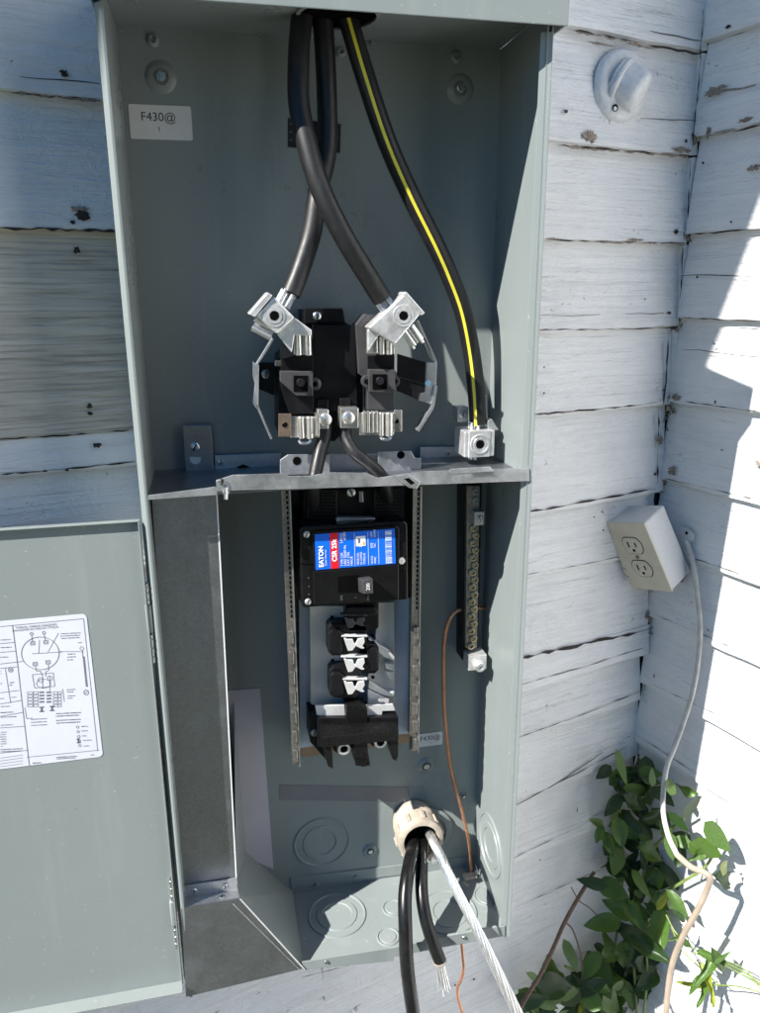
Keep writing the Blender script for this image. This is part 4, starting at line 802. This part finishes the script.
cable('copper_wire', [(461, 940, .03), (462.5, 952, .03), (463.5, 968, .032), (461, 980, .034), (457.5, 988, .034), (458.5, 1000, .032), (463, 1016, .03), (468, 1045, .03)], .0019, 'copper', 'darker copper wire hanging out below the box bottom', 'wire', n=10)
gcl = thing('ground_clamp', at(470, 890, .085), 'small paint-splashed clamp gripping the copper wire at the box floor', 'clamp')
cc = at(470, 876, .09); MB().box((cc.x-.010, .082, cc.z-.004), (cc.x+.008, .094, cc.z+.003), None).build('jaw', 'pvc', gcl, bev=.0015); MB().box((cc.x-.007, .068, cc.z-.022), (cc.x+.009, .082, cc.z-.008)).build('body', 'copper', gcl, bev=.0025); MB().tube([cc+V((-.012, -.008, 0)), cc+V((-.004, -.018, -.004)), cc+V((.008, -.02, -.012)), cc+V((.006, -.014, -.02))], .002, 8).build('strap', 'pvc', gcl, smooth=True)
MB().cyl(cc+V((.006, -.004, .002)), cc+V((.007, -.006, .012)), .0022, 8).build('screw', 'zinc', gcl)

# conduit hub with the feeder conductors
HC = at(424, 832, D); HA = V((.02, -.75, -.55)).normalized()
CH = thing('conduit_connector', HC, 'weathered cream plastic conduit connector in the lower back panel, cables coming out', 'conduit fitting')
MB().lathe(HC+V((0, .0003, 0)), (0, -1, 0), [(.037, 0), (.037, .004), (.034, .0055), (.028, .006)], 36).build('lock_ring', 'paint', CH, smooth=True)
H0 = at(425, 824, .098); H1 = at(421.5, 842, .062); ax = (H1-H0).normalized()
ax = V((-.03, -1, .06)).normalized(); H1 = at(421.5, 842, .060); H0 = H1-ax*.047
MB().lathe(H0, ax, [(.0255, 0), (.0255, .024), (.0242, .0245), (.0242, .0265), (.0286, .0270), (.0286, .040), (.0278, .045), (.0245, .047), (.0215, .047), (.0205, .044), (.0205, .005)], 40).build('body', 'pvc', CH, smooth=True)
for k in range(10):
    a = 2*math.pi*k/10; e = ax.orthogonal().normalized(); f_ = ax.cross(e); d = e*math.cos(a)+f_*math.sin(a); s_ = ax.cross(d)
    MM = Matrix(((d.x, s_.x, ax.x, H0.x), (d.y, s_.y, ax.y, H0.y), (d.z, s_.z, ax.z, H0.z), (0, 0, 0, 1))); MB().box((.0270, -.0024, .028), (.0304, .0024, .041), MM).build('lug', 'pvc', CH, bev=.0007)
for hh in (.008, .012, .016, .020): MB().lathe(H0, ax, [(.0254, hh-.0012), (.0268, hh), (.0254, hh+.0012)], 36).build('thread', 'pvc', CH, smooth=True)
MB().cyl(H0+ax*.004, H0+ax*.030, .0204, 30).build('dark_mouth', 'hole', CH)
def cab(pts): return [at(*p) for p in pts]
cable('feeder_cable', [(416, 838, .085), (412.5, 850, .052), (408, 872, .024), (405, 896, .005), (405.3, 925, -.012), (407, 965, -.025), (412, 1005, -.034), (418, 1045, -.036)], .0078, 'feeder', 'long black feeder cable hanging straight out of the connector, leftmost of the three', 'cable', group='black feeder cables')
sc2 = thing('feeder_cable', at(441, 960, -.02), 'shorter black feeder cable cut off with its bright strands bared', 'cable')
MB().tube(cab([(424, 838, .088), (422.5, 850, .058), (421.5, 872, .032), (422, 896, .012), (425.5, 918, -.002), (432, 940, -.012), (440, 961, -.02)]), .0074, 20).build('jacket', 'feeder', sc2, smooth=True)
a, b = at(438.5, 957, -.019), at(444, 989, -.028); d = (b-a).normalized(); e = V((0, -1, 0)); f_ = d.cross(e).normalized()
for k in range(19):
    rr = 0 if k == 0 else (.0026 if k < 7 else .0048); aa = 2*math.pi*(k/6 if k < 7 else k/12); off = (e*math.cos(aa)+f_*math.sin(aa))*rr; fl_ = off*random.uniform(-.1, .7)
    MB().tube([a+off, a.lerp(b, .5)+off, b+off+fl_+d*random.uniform(-.006, .003)], .00105, 7, sub=3).build('strand', 'strand', sc2, smooth=True)
MB().lathe(at(439.6, 961, -.0195), d, [(.0066, -.001), (.0082, .0), (.0078, .002), (.0060, .003)], 18).build('torn_edge', 'pvc', sc2, smooth=True)
# bare twisted conductor: strands wound round a core, one mesh each
bt = thing('bare_conductor', at(517, 1013, -.06), 'bright bare twisted aluminium conductor running down to the right', 'wire')
bp_ = spline(cab([(427, 828, .088), (432, 839, .058), (441, 857, .036), (449, 875, .020), (469.5, 915.6, -.008), (491, 958, -.030), (517.5, 1013, -.052), (534, 1050, -.062)]), 14)
MB().tube(bp_, lambda t: .0040+.0006*t, 10, sub=1).build('core', 'strand', bt, smooth=True)
for k in range(9):
    up = None; q = []
    for i, p in enumerate(bp_):
        d = (bp_[min(i+1, len(bp_)-1)]-bp_[max(i-1, 0)]).normalized(); up = (up-d*up.dot(d)).normalized() if up else d.orthogonal().normalized(); f_ = d.cross(up); t = i/len(bp_); an = 2*math.pi*(k/9+i*.028); R_ = (.0040+.0007*t)
        q.append(p+(up*math.cos(an)+f_*math.sin(an))*R_)
    MB().tube(q, .00150, 7, sub=1).build('strand', 'strand', bt, smooth=True)
MB().cyl(at(436, 858, .045), at(433, 862, .045), .004, 8).build('filler_tail', 'strand', bt, smooth=True)

# ================================================================== THINGS ON THE SIDING
hb = thing('wall_cap', right(0, 0, 0)*0+back(621, 90, .012), 'round white painted-over wall fitting with a short capped stub, high right of the box', 'wall fitting')
c = back(621, 86, .0125)
from mathutils import noise as mn
def lump(mb, amp=.0016, fr=70):
    mb.v = [q+mn.noise_vector(q*fr)*amp+mn.noise_vector(q*fr*3)*amp*.4 for q in mb.v]; return mb
lump(MB().lathe(c, -WN, [(.041, -.003), (.0405, .002), (.0385, .0055), (.034, .0075), (.026, .009), (.014, .010), (.0001, .011)], 48), .0020).build('base_disc', 'oldwhite', hb, smooth=True)
ax = (-WN*.66+WD*.50-V((0, 0, .42))).normalized(); lump(MB().lathe(c+V((0, 0, .003))-WD*.004, ax, [(.0265, -.004), (.0255, .006), (.0245, .013), (.0245, .020), (.0240, .026), (.0225, .030), (.018, .033), (.010, .034), (.0001, .0345)], 36), .0018).build('stub_cap', 'oldwhite', hb, smooth=True)
lump(MB().tube([c+V((0, 0, .003))-WD*.004+ax*.004+(ax.orthogonal().normalized()*math.cos(a)+ax.cross(ax.orthogonal().normalized())*math.sin(a))*.0262 for a in [2*math.pi*i_/20 for i_ in range(21)]], .0032, 8, sub=2), .0018).build('caulk_bead', 'oldwhite', hb, smooth=True)
h = back(615, 108, .0215); MB().cyl(h, h-WN*.001, .0042, 12).build('screw_hole', 'hole', hb); MB().cyl(h-WN*.0012-V((.001, 0, .001)), h-WN*.002-V((.001, 0, .001)), .0026, 10).build('screw', 'oldwhite', hb)

AX = [V((.346, -.909, .233)), V((.832, .412, .372)), V((-.434, .065, .898))]; O0 = V((.661, .276, .248)); w_, dp, hh = .071, .051, .115
# re-orthogonalise
X_ = AX[0].normalized(); Z_ = (AX[2]-X_*AX[2].dot(X_)).normalized(); Y_ = Z_.cross(X_)
OM = Matrix(((X_.x, Y_.x, Z_.x, O0.x), (X_.y, Y_.y, Z_.y, O0.y), (X_.z, Y_.z, Z_.z, O0.z), (0, 0, 0, 1)))
OB = thing('outlet_box', OM @ V((w_/2, dp, 0)), 'tilted old white outlet box with ivory double receptacle, in the wall corner', 'outlet box')
MB().box((.001, .003, .001), (w_-.001, dp, hh-.001), OM).build('back_box', 'outlet_side', OB, bev=.003)
pl_ = MB().box((0, 0, 0), (w_, .0029, hh), OM).build('cover_plate', 'ivory', OB, bev=.0012)
for zc_ in (hh*.5+.0195, hh*.5-.0195):
    pts = [(w_/2+.0165*math.cos(a), -.0012, zc_+max(-.0135, min(.0135, .0165*math.sin(a)))) for a in [i*math.pi/14 for i in range(28)]]
    q = [OM @ V(p) for p in pts]; rc = MB().prism([OM @ V((w_/2+(p[0]-w_/2)*1.07, -.0003, zc_+(p[2]-zc_)*1.08)) for p in pts], OM.to_3x3() @ V((0, .0002, 0))).build('receptacle_gap', 'hole', OB)
    o = MB().prism(q, OM.to_3x3() @ V((0, .0012, 0))).build('receptacle', 'ivory2', OB, bev=.0003)
    for dx_, hz in ((-.0062, .0046), (.0062, .0038)): MB().box((w_/2+dx_-.0011, -.00145, zc_+.002-hz), (w_/2+dx_+.0011, -.00125, zc_+.002+hz), OM).build('slot', 'hole', o)
    MB().cyl(OM @ V((w_/2, -.00125, zc_-.0075)), OM @ V((w_/2, -.0015, zc_-.0075)), .0024, 10).build('ground_hole', 'hole', o)
screw(OB, OM @ V((w_/2, 0, hh/2)), .0030, ax=OM.to_3x3() @ V((0, -1, 0)), m='bronze')
for dx_, dz_ in ((.006, hh*.86), (.004, hh*.30), (.004, hh*.18)): MB().cyl(OM @ V((dx_, .001, dz_)), OM @ V((dx_-.006, .004, dz_)), .0024, 8).build('ear_screw', 'bronze', OB)
MB().box((-.004, .003, hh*.80), (.0005, .012, hh*.93), OM).build('ear', 'outlet_side', OB, bev=.001); MB().box((-.005, .003, hh*.10), (.0005, .012, hh*.34), OM).build('ear', 'outlet_side', OB, bev=.001)
# mounting ear towards the right wall
e = right(686, 535, .020); eq = [right(*zc(580, 480, 5.43)(u, v), .018) for u, v in ((528, 258), (560, 252), (600, 275), (620, 300), (612, 328), (565, 348), (548, 330))]
MB().prism(eq, WD*.002).build('mounting_ear', 'outlet_side', OB, bev=.0005); h = right(*zc(580, 480, 5.43)(577, 288), .0186); MB().cyl(h, h+WD*.0004, .0024, 10).build('ear_hole', 'hole', OB)
g_ = OM @ V((w_*.75, dp*.9, .0)); MB().cyl(g_+V((0, 0, .004)), g_-V((0, 0, .012)), .007, 14).build('cable_gland', 'bronze', OB)
CP = [right(686, 540, .02), right(693, 562, .02), right(698, 600, .020), right(700, 637, .022), right(694, 686, .028), right(683.5, 722, .04), right(674, 748, .055), right(666, 770, .075), right(662.7, 806, .10), right(668, 835, .115), right(677, 855, .12), right(691, 867, .12), right(703, 872, .118), right(710, 878, .115), right(706, 892, .115), right(697, 911, .12), right(682, 938, .125), right(671, 969, .13), right(666, 1013, .13), right(664, 1060, .12), right(664, 1120, .11)]
oc = thing('outlet_cable', CP[0], 'old cable hanging from the outlet box past the vine, white above, tan below', 'cable')
MB().tube(CP[:11], .0036, 12, sub=6).build('painted_length', 'cordwhite', oc, smooth=True); MB().tube(CP[10:], .0041, 12, sub=6).build('bare_length', 'cord', oc, smooth=True)

# ================================================================== PLANTS
rl = random.Random(5)
def leafmesh(kind):
    n = 7; mb = MB(); vs = []; wmax = (.235, .285, .12)[kind]
    for i in range(n+1):
        t = i/n; wd_ = wmax*(math.sin(math.pi*min(1, t**.72))**.85)*(1 if t < .96 else .3); 
        curl = -.16*t*t+.05*t; und = .035*math.sin(t*10+kind)
        vs += [(t, -wd_, curl+.09*wd_/wmax+und), (t, -wd_*.5, curl+.03+und*.4), (t, 0, curl), (t, wd_*.5, curl+.03-und*.4), (t, wd_, curl+.09*wd_/wmax-und)]
    fs = [(i*5+k, i*5+k+1, (i+1)*5+k+1, (i+1)*5+k) for i in range(n) for k in range(4)]
    me = bpy.data.meshes.new('leaf'); me.from_pydata(vs, [], fs); me.shade_smooth(); return me
LM = {}
for k in range(3):
    for m in ('leaf', 'leaf2', 'leaf3'): me = leafmesh(k); me.materials.append(M[m]); LM[(k, m)] = me
VO = CORNER-WD*.1-WN*.08+V((0, 0, -.92))
VI = thing('climbing_vine', VO, 'dark green leafy vine growing up in the inside corner of the siding', 'vine')
def leaf(pos, ang, L, m, kind, parent, org, tip=0.0, nrm=None):
    a = math.radians(ang); td = (RT*math.cos(a)-UP*math.sin(a)); n = nrm or (-FW*.75+V((rl.uniform(-.9, .7), rl.uniform(-.6, .3), .45+rl.uniform(-.7, .7)))).normalized()
    td = (td-n*td.dot(n)).normalized(); b = n.cross(td)
    b = b*rl.uniform(.72, 1.2); n = n*rl.uniform(-.4, 2.6)
    o = bpy.data.objects.new('leaf', LM[(kind, m)]); COL.objects.link(o); o.parent = parent; st = pos-td*L*.5-org
    o.matrix_local = Matrix(((td.x*L, b.x*L, n.x*L, st.x), (td.y*L, b.y*L, n.y*L, st.y), (td.z*L, b.z*L, n.z*L, st.z), (0, 0, 0, 1))); return st+org
def vp_(u, v, k):       # a point of the vine: left of the corner it stands off the back wall, right of it off the right wall
    px, py = zV(u, v); a = back(px, py, .02+k*.06); b = right(px, py, .02+k*.06); return a if (a-CAM).length < (b-CAM).length else b
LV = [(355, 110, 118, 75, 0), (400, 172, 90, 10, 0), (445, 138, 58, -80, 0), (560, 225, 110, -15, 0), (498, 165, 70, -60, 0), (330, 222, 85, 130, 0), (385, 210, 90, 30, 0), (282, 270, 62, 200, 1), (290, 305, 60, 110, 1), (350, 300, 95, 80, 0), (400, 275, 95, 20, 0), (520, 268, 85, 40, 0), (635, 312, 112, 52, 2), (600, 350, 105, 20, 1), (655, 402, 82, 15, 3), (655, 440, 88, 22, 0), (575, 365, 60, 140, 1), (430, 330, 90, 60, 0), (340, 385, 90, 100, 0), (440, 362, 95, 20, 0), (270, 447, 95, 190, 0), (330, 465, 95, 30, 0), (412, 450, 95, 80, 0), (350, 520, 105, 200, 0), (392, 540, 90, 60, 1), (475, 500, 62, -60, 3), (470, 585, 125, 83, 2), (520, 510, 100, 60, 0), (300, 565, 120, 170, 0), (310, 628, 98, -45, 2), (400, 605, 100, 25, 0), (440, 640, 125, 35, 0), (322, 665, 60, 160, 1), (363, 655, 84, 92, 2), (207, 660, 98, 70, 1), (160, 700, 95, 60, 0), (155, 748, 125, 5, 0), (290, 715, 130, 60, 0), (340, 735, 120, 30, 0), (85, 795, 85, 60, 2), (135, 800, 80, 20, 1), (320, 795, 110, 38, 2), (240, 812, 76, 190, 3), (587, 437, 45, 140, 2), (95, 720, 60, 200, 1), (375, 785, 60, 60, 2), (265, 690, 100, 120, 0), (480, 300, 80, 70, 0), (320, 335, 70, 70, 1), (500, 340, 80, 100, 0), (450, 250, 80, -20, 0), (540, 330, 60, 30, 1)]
nodes = []
for u, v, L, an, mk in LV:
    p = vp_(u, v, .55+.6*rl.random()); sc = (p-CAM).length/FPX/2.923*.92
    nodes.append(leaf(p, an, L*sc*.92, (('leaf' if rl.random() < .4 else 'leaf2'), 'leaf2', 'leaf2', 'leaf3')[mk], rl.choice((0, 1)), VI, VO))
for k in range(120):
    t = rl.random(); cu = 385+110*t*math.sin(t*2.2)-170*max(0, t-.5); cv_ = 120+700*t
    u = cu+rl.gauss(0, 62); v = cv_+rl.gauss(0, 30)
    if v < 560 and (u < 285 or u > 560): continue
    if v >= 560 and u > 430: continue
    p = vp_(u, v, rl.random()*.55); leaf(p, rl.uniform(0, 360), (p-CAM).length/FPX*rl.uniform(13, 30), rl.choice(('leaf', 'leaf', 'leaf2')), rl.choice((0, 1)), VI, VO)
for k in range(34):
    u = rl.uniform(70, 350); v = rl.uniform(745, 850); p = vp_(u, v, rl.random()*.8+.3); leaf(p, rl.uniform(0, 360), (p-CAM).length/FPX*rl.uniform(20, 36), rl.choice(('leaf', 'leaf2', 'leaf2', 'leaf')), rl.choice((0, 1)), VI, VO)
st = MB(); 
for pts in ([(340, 830), (330, 700), (345, 560), (360, 400), (350, 250), (352, 120), (340, 80)], [(420, 830), (430, 690), (410, 520), (430, 380), (500, 290), (560, 240)], [(300, 830), (240, 720), (190, 690)], [(440, 500), (540, 440), (600, 400), (640, 330)], [(400, 830), (395, 640), (470, 520)]): st.tube([vp_(u, v, .3) for u, v in pts], .0022, 6, sub=4)
o = st.build('stem', 'stem', VI, smooth=True)
zz = [VO, VO+V((.0, .02, .3)), vp_(340, 830, .3)]; MB().tube(zz, .004, 7).build('stem', 'twig', VI, smooth=True)
tw = MB().tube([back(*zV(275, 415), .05), back(*zV(235, 480), .06), back(*zV(190, 560), .07), back(*zV(150, 650), .08), back(*zV(115, 720), .09), back(*zV(60, 812), .10), back(*zV(-30, 1010), .11)], .0032, 8, sub=5)
tw.tube([back(*zV(208, 460), .065), back(*zV(232, 500), .06), back(*zV(262, 520), .05), back(*zV(300, 560), .04)], .0010, 5, sub=3); tw.tube([back(*zV(190, 560), .07), back(*zV(215, 590), .07), back(*zV(240, 680), .07), back(*zV(235, 760), .06)], .0014, 5, sub=3)
tag(tw.build('dry_twig', 'twig', smooth=True, org=back(*zV(60, 812), .1)), 'reddish brown dry twig leaning on the siding left of the vine', 'twig')
GO = right(760, 1080, .05); GP = thing('narrow_leaf_plant', GO, 'thin light green stems with narrow leaves at the bottom right against the white wall', 'plant')
def rp_(u, v, o_=.06): return right(*zV(u, v), o_)
for pts in ([(485, 540), (520, 600), (600, 660), (680, 700), (760, 745), (860, 800)], [(545, 745), (620, 745), (700, 750), (762, 768), (860, 800)], [(625, 668), (700, 700), (762, 742)], [(560, 650), (700, 690), (765, 760)], [(500, 575), (530, 640), (590, 700), (640, 745)]): MB().tube([rp_(u, v) for u, v in pts], .0011, 5, sub=4).build('stem', 'stem', GP, smooth=True)
for u, v, L, an in ((635, 675, 115, 58), (620, 665, 75, 25), (600, 700, 90, 130), (605, 740, 100, 80), (560, 740, 75, 185), (570, 745, 60, 120), (650, 665, 60, -30), (590, 765, 70, 110), (540, 620, 60, 40), (520, 600, 55, 160)):
    p = rp_(u, v, .07); leaf(p, an, L*(p-CAM).length/FPX/2.923, rl.choice(('leaf2', 'leaf2', 'leaf2', 'leaf3')), 2, GP, GO)
